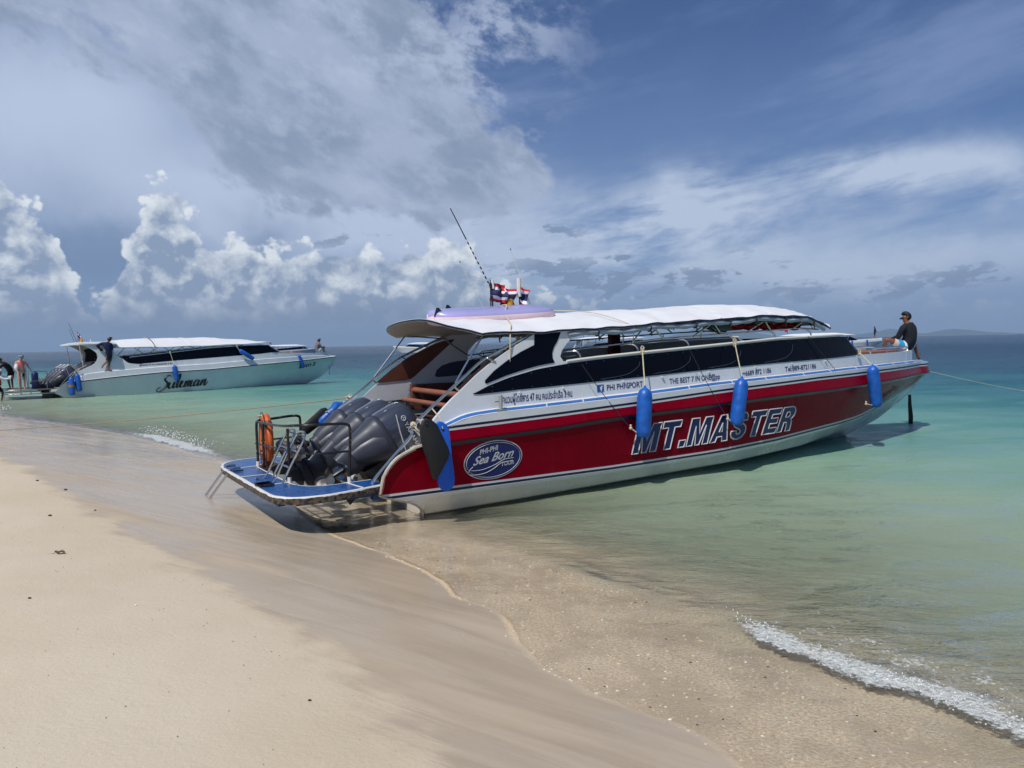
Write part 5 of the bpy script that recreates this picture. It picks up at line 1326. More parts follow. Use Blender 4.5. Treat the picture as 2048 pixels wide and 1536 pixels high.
def person(label, loc, rz, J, face, hair=None, shirt=None, shorts=None, skin=None, sleeve=True, legs=.8, cap=None, glasses=False, group=None, top=None, brief=None, bulk=1.0, sub=2):
    """J: joint -> position. needs hip, waist, chest, neck, head, shL, elL, wrL, shR, elR, wrR, hpL, knL, anL, toL, hpR, knR, anR, toR"""
    t_ = thing('person', label, 'person', loc, rz, group); skin = skin or M['skin']
    P = {k: Vector(v) for k, v in J.items()}; f_ = Vector(face).normalized(); b = bulk
    up = (P['head'] - P['neck']).normalized()
    rad = dict(hip=.125 * b, waist=.112 * b, chest=.125 * b, neck=.052, shL=.058, elL=.040, wrL=.026, shR=.058, elR=.040, wrR=.026, hpL=.088 * b, knL=.055, anL=.036, toL=.030, hpR=.088 * b, knR=.055, anR=.036, toR=.030)
    K = {k: (P[k], rad[k]) for k in rad}
    K['jaw'] = (P['neck'] + (P['head'] - P['neck']) * .45 + f_ * .028, .062); K['skull'] = (P['head'] + up * .02 - f_ * .004, .086); K['crown'] = (P['head'] + up * .075 - f_ * .012, .062)
    K['nose'] = (P['head'] - up * .025 + f_ * .092, .012)
    E = [('hip', 'waist'), ('waist', 'chest'), ('chest', 'neck'), ('neck', 'jaw'), ('jaw', 'skull'), ('skull', 'crown'), ('skull', 'nose'), ('chest', 'shL'), ('shL', 'elL'), ('elL', 'wrL'), ('chest', 'shR'), ('shR', 'elR'), ('elR', 'wrR'),
         ('hip', 'hpL'), ('hpL', 'knL'), ('knL', 'anL'), ('anL', 'toL'), ('hip', 'hpR'), ('hpR', 'knR'), ('knR', 'anR'), ('anR', 'toR')]
    for s_ in 'LR':
        w_, e_ = P['wr' + s_], P['el' + s_]; d_ = (w_ - e_).normalized(); n_ = d_.cross(Vector((0, 0, 1)) if abs(d_.z) < .9 else Vector((0, 1, 0))).normalized(); q_ = d_.cross(n_)
        K['pm' + s_] = (w_ + d_ * .055, (.036, .018)); E.append(('wr' + s_, 'pm' + s_))
        for i, (o_, l_) in enumerate(((-.030, .070), (-.010, .080), (.010, .076), (.030, .062))):
            a_ = w_ + d_ * .095 + n_ * o_; K[f'f{i}{s_}'] = (a_, .0095); K[f'g{i}{s_}'] = (a_ + d_ * l_ * .8 + q_ * .02, .0075); E += [('pm' + s_, f'f{i}{s_}'), (f'f{i}{s_}', f'g{i}{s_}')]
        K['t' + s_] = (w_ + d_ * .05 + n_ * -.052 + q_ * .015, .010); E.append(('pm' + s_, 't' + s_))
    skin_mesh(K, E, 'hip', skin, 'body', t_, sub)
    mid = lambda a, c_, k: P[a].lerp(P[c_], k)
    body = [c for c in t_.children if c.name.startswith('body')][0]
    segs = {(a_, c_): (K[a_][0], K[c_][0]) for a_, c_ in E}
    def shell(name, sel, th, m_):
        """cloth that follows the body: the body faces nearest the chosen bones, moved outward"""
        bm = body.data; keep = []
        for f2 in bm.polygons:
            c_ = f2.center; best = None
            for k_, (p0, p1) in segs.items():
                d_ = p1 - p0; tt = max(0., min(1., (c_ - p0).dot(d_) / max(1e-9, d_.length_squared))); q_ = (c_ - (p0 + d_ * tt)).length - (.05 if k_[0] in ('waist', 'hip', 'chest') and k_[1] in ('waist', 'chest') else 0)
                if best is None or q_ < best[0]: best = (q_, k_, tt)
            if sel(best[1], best[2]): keep.append(f2.index)
        vm = {}; vs = []; fs = []
        for fi in keep:
            f2 = bm.polygons[fi]; r_ = []
            for vi in f2.vertices:
                if vi not in vm:
                    v_ = bm.vertices[vi]; vm[vi] = len(vs); w1 = .004 * math.sin(v_.co.x * 60) * math.sin(v_.co.z * 50 + v_.co.y * 40); vs.append(v_.co + v_.normal * (th + w1))
                r_.append(vm[vi])
            fs.append(tuple(r_))
        mb_ = MB(); mb_.add(vs, fs); mb_.build(name, m_, t_, smooth=80)
    if shirt:
        lim = .93 if sleeve else -1
        def sel(k_, tt):
            a_, c_ = k_
            if k_ in (('hip', 'waist'), ('waist', 'chest')): return True
            if k_ == ('chest', 'neck'): return tt < .72
            if c_ in ('shL', 'shR'): return True
            if a_ in ('shL', 'shR'): return sleeve or tt < .55
            if a_ in ('elL', 'elR'): return sleeve and tt < .93
            return False
        shell('shirt', sel, .020, shirt)
    if shorts:
        def sel2(k_, tt):
            a_, c_ = k_
            if k_ == ('hip', 'waist'): return tt < .3
            if a_ == 'hip': return True
            if a_ in ('hpL', 'hpR'): return tt < legs
            return False
        shell('shorts', sel2, .028 if not shirt else .016, shorts)
    if top: shell('bikini_top', lambda k_, tt: k_ == ('waist', 'chest') and tt > .55, .008, top)
    if brief: shell('bikini_bottom', lambda k_, tt: k_[0] == 'hip' and k_[1] != 'waist', .008, brief)
    hc = P['head'] + up * .045 - f_ * .022
    side_ = up.cross(f_).normalized()
    if hair:
        mb = MB(); rr = np.random.RandomState(3)
        mb.ball((0, 0, 0), (.110, .100, .112), 16, 12)
        rot = Matrix((f_, side_, up)).transposed()
        vs = []
        for v in mb.v:
            v = Vector(v)
            if v.x > .03 and v.z < .03: v.x = .03 + (v.x - .03) * .1; v *= .90
            if v.z < -.10: v.z = -.10 + (v.z + .10) * .3
            v *= 1 + .05 * (rr.rand() - .5)
            vs.append(tuple(rot @ v + hc))
        mb.v = vs; mb.build('hair', hair, t_, smooth=70)
    for s_ in (-1, 1):
        mb = MB(); c_ = P['head'] + side_ * s_ * .088 - f_ * .005; mb.ball(c_, (.016, .016, .03), 6, 5); mb.build('ear', skin, t_)
        mb = MB(); c_ = P['head'] + up * .008 + side_ * s_ * .032 + f_ * .082; mb.ball(c_, .011, 6, 5); mb.build('eye', M['white'] if not glasses else M['black'], t_)
    mb = MB(); mb.ball(P['head'] - up * .062 + f_ * .083, (.018, .018, .006), 6, 4); mb.build('mouth', mat('lips', lin(120, 60, 55), .5), t_)
    if cap:
        mb = MB(); mb.ball(hc + up * .02, (.112, .112, .085), 16, 8); mb.ball(hc + f_ * .10 - up * .005, (.075, .075, .012), 12, 5); mb.build('cap', cap, t_)
    if glasses:
        mb = MB()
        for s_ in (-1, 1):
            c_ = P['head'] + up * .008 + side_ * s_ * .036 + f_ * .096; mb.ball(c_, (.026, .026, .020), 8, 6); mb.tube([c_ + side_ * s_ * .02, c_ + side_ * s_ * .055 - f_ * .09], .005, 4)
        mb.build('sunglasses', M['black'], t_)
        mb = MB(); a_ = P['head'] - up * .062 + f_ * .085; mb.tube([a_, a_ + f_ * .06 - up * .012], .006, 6); mb.build('cigarette', M['white'], t_)
    return t_

# patterned shorts
m = bpy.data.materials.new('colour_block_shorts'); m.use_nodes = True; t = m.node_tree; b = t.nodes['Principled BSDF']
co = t.nodes.new('ShaderNodeTexCoord'); ox, oy, oz = sepx(t, V(t, co.outputs['Object']))
q1 = (ox * -1.0).ss(.27, .275); q2 = oz.ss(.10, .105); q3 = (ox * -1.0).ss(.16, .165)
c1 = mixc(t, q2, lin(176, 50, 74), lin(20, 150, 205)); c2 = mixc(t, q2, lin(40, 140, 160), lin(205, 186, 176)); c3 = mixc(t, q3, lin(222, 224, 228), mixc(t, q1, c1, c2)); lnk(t, c3, b.inputs['Base Color']); b.inputs['Roughness'].default_value = .8; M['block'] = m
M['darkshirt'] = mat('dark_navy_shirt', lin(16, 24, 34), .9, noise_amt=.2, noise_scale=10)
M['navyshirt'] = mat('navy_shirt', lin(18, 32, 72), .85, noise_amt=.15, noise_scale=8)
M['blackcloth'] = mat('black_cloth', lin(18, 18, 22), .9)
M['camo'] = mat('mottled_shorts', lin(52, 52, 56), .9, noise_amt=.0); 
t = M['camo'].node_tree; b = t.nodes['Principled BSDF']; co = t.nodes.new('ShaderNodeTexCoord'); lnk(t, mixc(t, nz(t, V(t, co.outputs['Object']), 11., 2, .5).ss(.54, .56), lin(26, 26, 30), lin(120, 118, 116)), b.inputs['Base Color'])
M['coral'] = mat('coral_fabric', lin(226, 106, 104), .8); M['greyshirt'] = mat('grey_shirt', lin(112, 104, 108), .9); M['paleblue'] = mat('pale_blue_shorts', lin(150, 176, 190), .9)
M['orange'] = mat('orange_vest', lin(200, 80, 30), .8, noise_amt=.3, noise_scale=12); M['capblue'] = mat('grey_blue_cap', lin(120, 136, 160), .85, noise_amt=.2, noise_scale=20)

SKP = M['skin']
person('man in dark long-sleeved shirt and bright block shorts sitting on the red boat bow', BL((13.42, -.04, 1.90)), BA, dict(
    hip=(.02, .02, .12), waist=(.01, -.03, .30), chest=(.0, -.01, .50), neck=(-.02, .03, .63), head=(-.03, .06, .735),
    shL=(-.19, .02, .53), elL=(-.23, .12, .30), wrL=(-.20, .30, .25), shR=(.20, .02, .51), elR=(.27, .10, .28), wrR=(.30, .30, .26),
    hpL=(-.08, .05, .11), knL=(-.47, .26, .27), anL=(-.36, .40, -.06), toL=(-.48, .50, -.09), hpR=(.12, .06, .10), knR=(.50, .18, .15), anR=(.58, .10, -.20), toR=(.68, .14, -.235)),
    (-.80, .55, -.10), hair=M['hairm'], shirt=M['darkshirt'], shorts=M['block'], legs=.62, glasses=True).scale = (1.05, 1.05, 1.05)

# ================================================================== white speedboat beyond
SO = (-21.87, 38.18, 0.0); SA = R(42)
SM = Matrix.Translation(SO) @ Matrix.Rotation(SA, 4, 'Z')
def SL(p): return SM @ Vector(p)
w_s = lambda x: 1.65 if x < 7 else (1.65 - 1.42 * ((min(x, 14.2) - 7) / 7.2) ** 2.2 if x <= 14.2 else .23 * math.sqrt(max(0., 1 - ((x - 14.2) / .5) ** 2)))
HS = Hull(dict(w=w_s,
    top=ip([(-1.05, .28), (-1.0, .36), (-.92, .46), (-.81, .57), (-.7, .68), (-.61, .76), (-.45, .83), (-.2, .88), (.1, 1.02), (.35, 1.13), (1.4, 1.22), (3.8, 1.35), (6.25, 1.42), (9.1, 1.59), (11.7, 1.68), (14.0, 1.70), (14.7, 1.66)]),
    bot=ip([(-1.05, .25), (-.9, .18), (-.77, .10), (-.67, .04), (-.6, -.1), (-.55, -.8), (20, -.8)]),
    zk=ip([(-1.1, -.5), (8, -.5), (11, -.35), (12.46, -.07), (13.6, .38), (14.35, .98), (14.75, 1.56)]),
    zb=ip([(-1.1, -.1), (8, -.08), (11, .0), (12.6, .12), (13.8, .55), (14.75, 1.56)]), wb=ip([(-1.1, 1.45), (6, 1.4), (9, 1.05), (11, .6), (12.6, .15), (13.4, .02), (13.6, 0), (20, 0)]),
    zc=ip([(-1.1, .05), (8, .08), (11, .2), (12.8, .4), (13.9, .75), (14.75, 1.56)]), wc=ip([(-1.1, 1.52), (6, 1.48), (9, 1.2), (11, .75), (12.8, .25), (13.8, .05), (14.1, 0), (20, 0)]),
    rub=ip([(-1.1, .74), (0, .79), (1.4, .91), (3.8, 1.07), (6.2, 1.13), (9.1, 1.30), (11.7, 1.43), (14.8, 1.61)])))
sb = thing('speedboat', 'white speedboat', 'speedboat', SO, SA)
sb['label'] = 'white speedboat with black script lettering, people boarding its stern at the left'
xs = sorted(set(list(np.linspace(-1.05, .4, 22)) + list(np.linspace(.4, 7, 16)) + list(np.linspace(7, 14.2, 30)) + list(np.linspace(14.2, 14.7, 8))))
M['gelgreen'] = mat('pale_green_gelcoat', lin(218, 224, 222), .32, spec=.30, noise_amt=.07, noise_scale=1.2)
rows = [(HS.zk, 0, 0), (HS.zb, 0, 0), (HS.zc, 0, 0), (lambda x: (HS.zc(x) + HS.rub(x)) / 2, 0, 0), (lambda x: HS.rub(x) - .035, 0, 0), (lambda x: HS.rub(x) - .02, .035, 1), (lambda x: HS.rub(x) + .02, .035, 1), (lambda x: HS.rub(x) + .035, .0, 2), (HS.top, -.03, 2)]
build_hull(HS, xs, rows, None, sb).build('hull', [M['gelgreen'], M['navy'], M['gel']], sb, smooth=50)
def scab(x, z): return max(.02, w_s(x) - .12 - .10 * (z - 1.3))
s_led = lambda x: HS.top(x)
swb = ip([(2.02, 1.79), (2.15, 1.66), (2.29, 1.58), (2.70, 1.53), (4.3, 1.64), (6.35, 1.75), (9.2, 1.90), (9.96, 1.97)])
swt = ip([(2.02, 1.80), (2.28, 1.86), (3.94, 2.02), (6.39, 2.26), (9.25, 2.40), (9.42, 2.38), (9.96, 1.98)])
for sd in (-1, 1):
    f = lambda x, z, o=0., sd=sd: (x, sd * (scab(x, z) + o), z)
    mb = MB(); xs2 = np.linspace(-.2, 14.2, 60)
    for x in xs2: mb.v += [(x, sd * (w_s(x) - .03), HS.top(x)), (x, sd * (scab(x, 1.4)), HS.top(x) + .03)]
    for i in range(59): mb.f.append((2 * i, 2 * i + 2, 2 * i + 3, 2 * i + 1)); mb.m.append(0)
    mb.build('side_walkway', M['gel'], sb)
    mb = MB()
    A_ = [(-.10, .95), (.01, 1.27), (.30, 1.41), (.57, 1.53), (.72, 1.63), (.82, 1.76), (.88, 1.95), (.84, 2.10), (.74, 2.22), (.52, 2.37), (.29, 2.49), (.0, 2.56), (.2, 2.62), (1.62, 2.60), (1.60, 2.30), (1.62, 2.15), (1.72, 2.0), (1.88, 1.88), (2.02, 1.80), (2.15, 1.66), (2.29, 1.58), (2.7, 1.53), (2.7, led(2.7)), (1.5, 1.22), (.35, 1.12)]
    A_ = [p for p in A_]; A_[-3] = (2.7, HS.top(2.7))
    plate(mb, A_, f, 0, -.06)
    strip(mb, np.linspace(2.7, 9.9, 24), s_led, swb, f, 0, -.05)
    strip(mb, np.linspace(9.9, 14.1, 20), s_led, ip([(9.9, 1.97), (11.5, 1.91), (13.1, 1.86), (14.1, 1.79)]), f, 0, -.05)
    mb.build('cabin_side', M['gel'], sb, smooth=30)
    mb = MB(); strip(mb, list(np.linspace(2.02, 3, 14)) + list(np.linspace(3.2, 9.95, 30)), swb, swt, f, .002, -.04); mb.build('side_window', M['tint'], sb, smooth=30)
    mb = MB(); mb.tube([(x, sd * (scab(x, 2.1) + .01), swt(x) + .03) for x in np.linspace(2.3, 9.4, 24)], .02, 6); mb.build('window_rail', M['steel'], sb)
    for xa, xb in ((2.9, 2.45), (3.3, 3.8), (4.6, 4.1), (4.8, 5.2), (6.0, 5.5), (6.2, 6.6), (7.3, 6.9), (7.5, 7.9), (8.5, 8.2)):
        mb = MB(); mb.tube([(xa, sd * (scab(xa, 2) - .1), 2.40), (xb, sd * (scab(xb, 2) - .12), swt(xb) + .02)], .018, 6); mb.build('roof_strut', M['steel'], sb)
    mb = MB(); mb.tube(crv([(-1.0, sd * 1.55, .34), (-.75, sd * 1.52, .68), (-.35, sd * 1.5, 1.14), (.0, sd * 1.48, 1.38), (.35, sd * 1.46, 1.56)], 5), .02, 6); mb.build('stern_hoop', M['steel'], sb)
    mb = MB(); mb.tube([(.28, sd * 1.3, 1.2), (.12, sd * 1.3, 2.5)], .022, 6); mb.build('hard_top_leg', M['steel'], sb)
    mb = MB(); plate(mb, [(.95, 1.65), (1.0, 2.1), (.9, 2.3), (1.3, 2.4), (1.5, 2.3), (1.5, 1.7)], f, -.062, -.07); mb.build('quarter_panel', mat('dark_panel', lin(30, 24, 28), .6), sb)
    mb = MB(); mb.ball(f(1.05, 2.28, .01), (.08, .02, .07), 10, 6); mb.build('side_vent', M['black'], sb)
mb = MB(); mb.add([(x, -scab(x, 1.9) , z) for x, z in zip(np.linspace(9.9, 14.1, 10), np.interp(np.linspace(9.9, 14.1, 10), [9.9, 11.5, 13.1, 14.1], [1.96, 1.90, 1.85, 1.78]))] + [(x, scab(x, 1.9), z) for x, z in zip(np.linspace(14.1, 9.9, 10), np.interp(np.linspace(14.1, 9.9, 10), [9.9, 11.5, 13.1, 14.1], [1.96, 1.90, 1.85, 1.78]))], [tuple(range(20))]); mb.build('foredeck', M['gel'], sb, smooth=0)
mb = MB(); mb.box((11.0, 0, 1.95), (2.2, 1.4, .06)); mb.build('deck_cushion', M['tan'], sb)
mb = MB(); mb.box((.2, 0, .6), (.1, 2.9, 1.0)); mb.box((4.2, 0, .6), (7.6, 2.4, .06)); mb.build('cabin_floor', M['gel_in'], sb)
mb = MB(); ta, tb = [], []
for a in np.linspace(-math.pi / 2, math.pi / 2, 19):
    c = max(0, math.cos(a)) ** .8; ta.append((9.35 + .7 * c, scab(9.3, 2.3) * math.sin(a), 2.39)); tb.append((9.95 + .9 * c, scab(9.9, 1.9) * math.sin(a), 1.97))
mb.loft([tb, ta], closed=False, caps=False); mb.build('windscreen', M['tint'], sb)
# roof
_we, _w = w_e, None
def sroof(xa, xb, ze, crown, nose, tail, nx, name, th, mt):
    up, dn = [], []; ts = np.linspace(-1, 1, 25)
    for s_ in np.linspace(0, 1, nx):
        a, b_ = [], []
        for t_ in ts:
            x0 = xa - tail * (1 - t_ * t_); x1 = xb + nose * (1 - t_ * t_); x = x0 + (x1 - x0) * s_; xe = min(max(x, xa), xb); we = w_s(xe) - .16
            z = ze(x) + crown(x) * (1 - abs(t_) ** 2.2) + .012 * math.sin(x * 3.1 + t_ * 2) * (name == 'canvas_roof')
            a.append((x, we * t_, z)); b_.append((x, we * t_ * .985, z - th))
        up.append(a); dn.append(b_)
    mb = MB(); n = len(ts)
    for g, fl, mi in ((up, 0, 0), (dn, 1, 1)):
        b0 = len(mb.v)
        for r_ in g: mb.v += r_
        for i in range(nx - 1):
            for k in range(n - 1):
                q = (b0 + i * n + k, b0 + (i + 1) * n + k, b0 + (i + 1) * n + k + 1, b0 + i * n + k + 1); mb.f.append(q[::-1] if fl else q); mb.m.append(mi)
    b1 = nx * n; per = [k for k in range(n)] + [i * n + n - 1 for i in range(1, nx)] + [(nx - 1) * n + k for k in range(n - 2, -1, -1)] + [i * n for i in range(nx - 2, 0, -1)]
    for a, b_ in zip(per, per[1:] + per[:1]): mb.f.append((a, b_, b1 + b_, b1 + a)); mb.m.append(0)
    mb.build(name, mt, sb, smooth=40)
sroof(.05, 1.75, ip([(-.4, 2.50), (0, 2.56), (.6, 2.58), (1.75, 2.56)]), ip([(-.5, .04), (.3, .11), (1.75, .14)]), .1, .45, 14, 'hard_top', .05, [M['gel'], M['beige']])
sroof(1.7, 9.5, ip([(1.7, 2.40), (3.9, 2.38), (6.4, 2.42), (9.2, 2.51), (9.6, 2.55), (10.4, 2.54)]), ip([(1.6, .32), (3.3, .46), (6.5, .44), (8.8, .22), (9.4, .08), (10.4, .03)]), .9, 0, 30, 'canvas_roof', .03, [M['canvas'], M['canvas_roll']])
for x in (3.5, 5.3, 7.1):
    mb = MB(); mb.tube([(x, (w_s(x) - .15) * t_, np.interp(x, [1.7, 3.9, 6.4, 9.2], [2.40, 2.38, 2.42, 2.51]) + np.interp(x, [1.6, 3.3, 6.5, 8.8], [.32, .46, .44, .22]) * (1 - abs(t_) ** 2.2) + .01) for t_ in np.linspace(-1, 1, 15)], .014, 5); mb.build('canvas_seam', M['canvas'], sb)
mb = MB(); mb.tube([(3.55, (w_s(5) - .13) * t_, 2.385 + .47 * (1 - abs(t_) ** 2.2)) for t_ in np.linspace(-1, 1, 15)], .02, 5); mb.build('roof_cord', M['darkrope'], sb)
M['dsteel'] = mat('tarnished_steel', (.25, .25, .25), .35, .8)
# stern platform of open tubing
mb = MB(); mb.box((-1.95, 0, .46), (1.75, 2.6, .03)); mb.build('swim_platform', mat('grey_deck', lin(84, 84, 84), .6, noise_amt=.2), sb)
for z_ in (.48, .28): MB().tube([(-.9, -1.35, z_), (-2.6, -1.3, z_), (-2.85, -1.1, z_), (-2.85, 1.1, z_), (-2.6, 1.3, z_), (-.9, 1.35, z_)], .025, 6).build('platform_tube', M['dsteel'], sb)
for x in (-1.2, -1.6, -2.0, -2.4): MB().tube([(x, -1.33, .27), (x, -1.33, .5)], .02, 6).build('platform_strut', M['dsteel'], sb)
MB().tube([(-1.30, -1.2, .46), (-1.28, -1.2, 1.25), (-1.35, -1.2, 1.30), (-1.95, -1.2, 1.33), (-2.05, -1.2, 1.28), (-2.05, -1.2, .46)], .02, 6).build('guard_rail', M['dsteel'], sb)
MB().tube([(-1.29, -1.2, .86), (-2.05, -1.2, .88)], .016, 6).build('guard_rail', M['dsteel'], sb)
MB().tube([(-2.05, -1.0, .46), (-2.1, -.9, 1.5), (-2.3, -.9, 1.5), (-2.3, -.9, .46)], .02, 6).build('guard_rail', M['dsteel'], sb)
MB().tube([(-2.87, -.4, .48), (-2.95, -.4, .05), (-2.95, -.1, .05), (-2.87, -.1, .48)], .018, 6).build('boarding_ladder', M['steel'], sb)
mb = MB(); mb.box((-.75, 0, .05), (.7, 2.2, .35)); mb.build('underwater_bracket', M['black'], sb)
for y_ in (-.72, 0., .72):
    E_ = outboard(sb, (-.02, y_, 1.32), 56, 0, 0)
    for c_ in list(E_.children):
        if c_.name.startswith('lettering'): bpy.data.objects.remove(c_)
    mb = MB()
    for dx_ in (-.12, .12): mb.box((-.385, dx_, -.22), (.03, .05, .34))
    mb.box((-.38, 0, -.10), (.03, .34, .05)); mb.build('cowl_graphic', M['white'], E_)
# lettering
fS = lambda x, z, o=0.: (x, -(HS.y(x, z) + o), z)
mb = MB()
sc_ = lambda P_: [Vector((3.66 + q.x * .284 + q.y * .05, 0, .20 + q.x * .010 + q.y * .262)) for q in P_]
strokes = [[(1.55, 2.35), (1.35, 2.6), (.95, 2.5), (.62, 2.05), (.75, 1.6), (1.15, 1.2), (1.2, .6), (.75, .0), (.1, -.45), (-.45, -.35), (-.35, .1), (.1, .35)],
           [(1.62, 1.2), (1.50, .4), (1.72, .02), (2.12, .3), (2.42, 1.25), (2.30, .4), (2.48, .02), (2.85, .35)],
           [(2.85, .35), (3.3, 1.7), (3.3, 2.7), (3.05, 2.2), (2.95, .6), (3.1, .05), (3.4, .25)],
           [(3.4, .25), (3.85, .7), (3.95, 1.25), (3.65, 1.2), (3.5, .5), (3.75, .05), (4.2, .35)],
           [(4.2, .35), (4.5, 1.25), (4.35, .05), (4.75, 1.1), (5.0, 1.25), (4.9, .1), (5.25, 1.1), (5.5, 1.25), (5.4, .25), (5.6, .05), (5.85, .3)],
           [(6.75, 1.15), (6.4, 1.3), (6.05, .7), (6.15, .1), (6.5, .3), (6.85, 1.25), (6.7, .35), (6.85, .05), (7.1, .3)],
           [(7.1, .3), (7.45, 1.25), (7.3, .1), (7.75, 1.15), (8.05, 1.25), (7.95, .35), (8.15, .05), (8.6, .75)]]
for st_ in strokes:
    P_ = sc_(crv([(a, b_, 0) for a, b_ in st_], 7)); n_ = len(P_)
    P3 = [Vector(fS(q.x, q.z, .008)) for q in P_]
    rr = [.020 + .042 * max(0, -(P_[min(i + 1, n_ - 1)].z - P_[max(i - 1, 0)].z) / max(.001, (P_[min(i + 1, n_ - 1)] - P_[max(i - 1, 0)]).length)) for i in range(n_)]
    mb.tube(P3, rr, 6, flat=1.)
mb.build('script_lettering', M['txtblack'] if 'txtblack' in M else mat('black_lettering', lin(10, 14, 22), .4), sb)
BLK = mat('black_lettering', lin(10, 14, 22), .4)
mb = MB(); put_text(mb, 'ผู้โดยสาร 47 คน คนประจำเรือ 3 คน', (2.75, 1.43), (4.35, 1.48), .085, lambda x, z, o: (x, -(scab(x, z) + o), z), .006, offset=.02); mb.build('side_lettering', BLK, sb, smooth=0)
mb = MB(); put_text(mb, 'อันดา 2', (11.75, .98), (12.95, 1.12), .20, fS, .02, offset=.03, shear=.2); mb.build('bow_lettering', BLK, sb, smooth=0)
mb = MB(); mb.box((1.25, -1.62, 1.04), (.42, .02, .075)); mb.build('number_plate', BLK, sb)
seg = []
for a, b_, r_ in (((.33, 0, 2.62), (-.01, 0, 3.64), .012), ((.25, .2, 2.62), (.05, .2, 3.35), .010)):
    MB().tube([a, b_], [r_, r_ * .6], 5).build('aerial', M['black'], sb)
MB().tube([(.5, -.1, 2.62), (.5, -.1, 2.85)], [.08, .06], 10).build('beacon', M['amber'], sb)
MB().tube([(.95, 0, 2.62), (.93, 0, 2.82)], .03, 6).build('horn_post', M['rail'], sb)
flag('small red, white and blue flag furled on the white boat mast', (.36, 0, 3.2), .14, .42, R(10), .4, 1.1, .6, FM=SM, group='small flags on the white boat', scale=.7)
g_ = 'blue fenders on the white boat'
fender('blue fender with an ochre band at the white boat stern', (-.41, -1.80, 1.02), (-.39, -1.80, .14), (-.2, -1.66, 1.2), None, g_, band=True, FM=SM, r_=.13)
fender('plain blue fender beside the banded one at the white boat stern', (-.16, -1.80, 1.17), (-.07, -1.80, .31), (-.02, -1.62, 1.35), None, g_, FM=SM, r_=.13)
fender('blue fender hung over the black script lettering of the white boat', (4.35, -1.78, 1.43), (4.47, -1.80, .62), (4.25, -1.56, 2.08), None, g_, FM=SM, r_=.12)
fender('blue fender lying slanted against the white boat dark window', (7.85, -1.66, 2.14), (8.63, -1.72, 1.63), (7.8, -1.5, 2.36), None, g_, FM=SM, r_=.12)
fender('blue fender hung near the white boat bow', (11.65, -1.05, 1.79), (11.97, -1.02, 1.02), (11.3, -.85, 1.93), None, g_, FM=SM, r_=.12)
o = MB().tube([SL((14.2, 0, 1.35)), SL((14.22, 0, .45))], .012, 5).build('hanging_line', M['darkrope']); tag(o, 'short dark line hanging from the white boat bow', 'rope')

# people on and round it
person('man in navy shirt and mottled shorts climbing along the white boat side', SL((1.25, -1.60, 1.22)), SA, dict(
    hip=(.10, -.02, .90), waist=(.05, -.06, 1.08), chest=(.0, -.04, 1.28), neck=(.06, .0, 1.43), head=(.16, .02, 1.56),
    shL=(-.17, -.02, 1.38), elL=(-.42, .05, 1.27), wrL=(-.26, .18, 1.12), shR=(.20, .02, 1.35), elR=(.28, .10, 1.12), wrR=(.26, .25, .98),
    hpL=(.05, .0, .86), knL=(.02, .05, .50), anL=(-.20, .0, .30), toL=(-.26, -.02, .16), hpR=(.18, .0, .86), knR=(.14, .12, .46), anR=(.02, .02, .06), toR=(.20, -.02, .02)),
    (.9, .4, -.1), hair=M['hairm'], shirt=M['navyshirt'], shorts=M['camo'], legs=1.0)
person('man in grey shirt sitting with raised knees on the white boat bow', SL((13.3, -.2, 1.86)), SA, dict(
    hip=(.0, 0, .13), waist=(.0, .0, .30), chest=(.03, .0, .50), neck=(.10, .0, .63), head=(.17, .0, .74),
    shL=(.05, .17, .56), elL=(.25, .18, .38), wrL=(.42, .12, .36), shR=(.05, -.17, .56), elR=(.22, -.20, .36), wrR=(.42, -.12, .34),
    hpL=(.05, .10, .11), knL=(.42, .14, .40), anL=(.50, .12, .06), toL=(.66, .12, .03), hpR=(.05, -.10, .11), knR=(.40, -.14, .42), anR=(.45, -.12, .06), toR=(.60, -.12, .03)),
    (1, 0, -.1), hair=M['hairm'], shirt=M['greyshirt'], shorts=M['paleblue'], skin=mat('mid_skin', lin(150, 105, 85), .55), sleeve=False)
person('woman in coral swimsuit and grey cap standing on the stern platform', SL((-2.22, -.6, .47)), SA, dict(
    hip=(0, 0, .86), waist=(-.0, -.0, 1.03), chest=(-.02, -.05, 1.23), neck=(-.02, -.08, 1.38), head=(.0, -.12, 1.50),
    shL=(.17, -.02, 1.31), elL=(.30, .05, 1.10), wrL=(.36, .05, .98), shR=(-.19, -.05, 1.30), elR=(-.28, -.08, 1.05), wrR=(-.18, -.22, .86),
    hpL=(.09, 0, .82), knL=(.10, -.04, .46), anL=(.11, 0, .07), toL=(.12, -.14, .025), hpR=(-.09, 0, .82), knR=(-.10, -.03, .46), anR=(-.09, 0, .07), toR=(-.10, -.14, .025)),
    (-.1, -1, -.45), skin=M['skinfair'], top=M['coral'], brief=M['coral'], hair=M['hairm'], cap=M['capblue'], bulk=1.12)
person('crewman in black leaning out over the stern with one arm stretched down', SL((-2.60, .1, .47)), SA, dict(
    hip=(.10, .1, .86), waist=(.02, .05, 1.03), chest=(-.12, .0, 1.20), neck=(-.26, -.02, 1.28), head=(-.36, -.04, 1.40),
    shL=(-.12, .16, 1.27), elL=(.02, .22, 1.02), wrL=(.15, .1, .9), shR=(-.20, -.14, 1.22), elR=(-.46, -.18, 1.02), wrR=(-.70, -.2, .86),
    hpL=(.16, .16, .82), knL=(.12, .14, .46), anL=(.14, .14, .07), toL=(.02, .12, .025), hpR=(.04, .02, .82), knR=(-.05, .0, .46), anR=(.02, .0, .07), toR=(-.12, -.02, .025)),
    (-.9, -.2, -.3), skin=M['skin'], shirt=M['blackcloth'], shorts=M['blackcloth'], hair=M['hairm'])
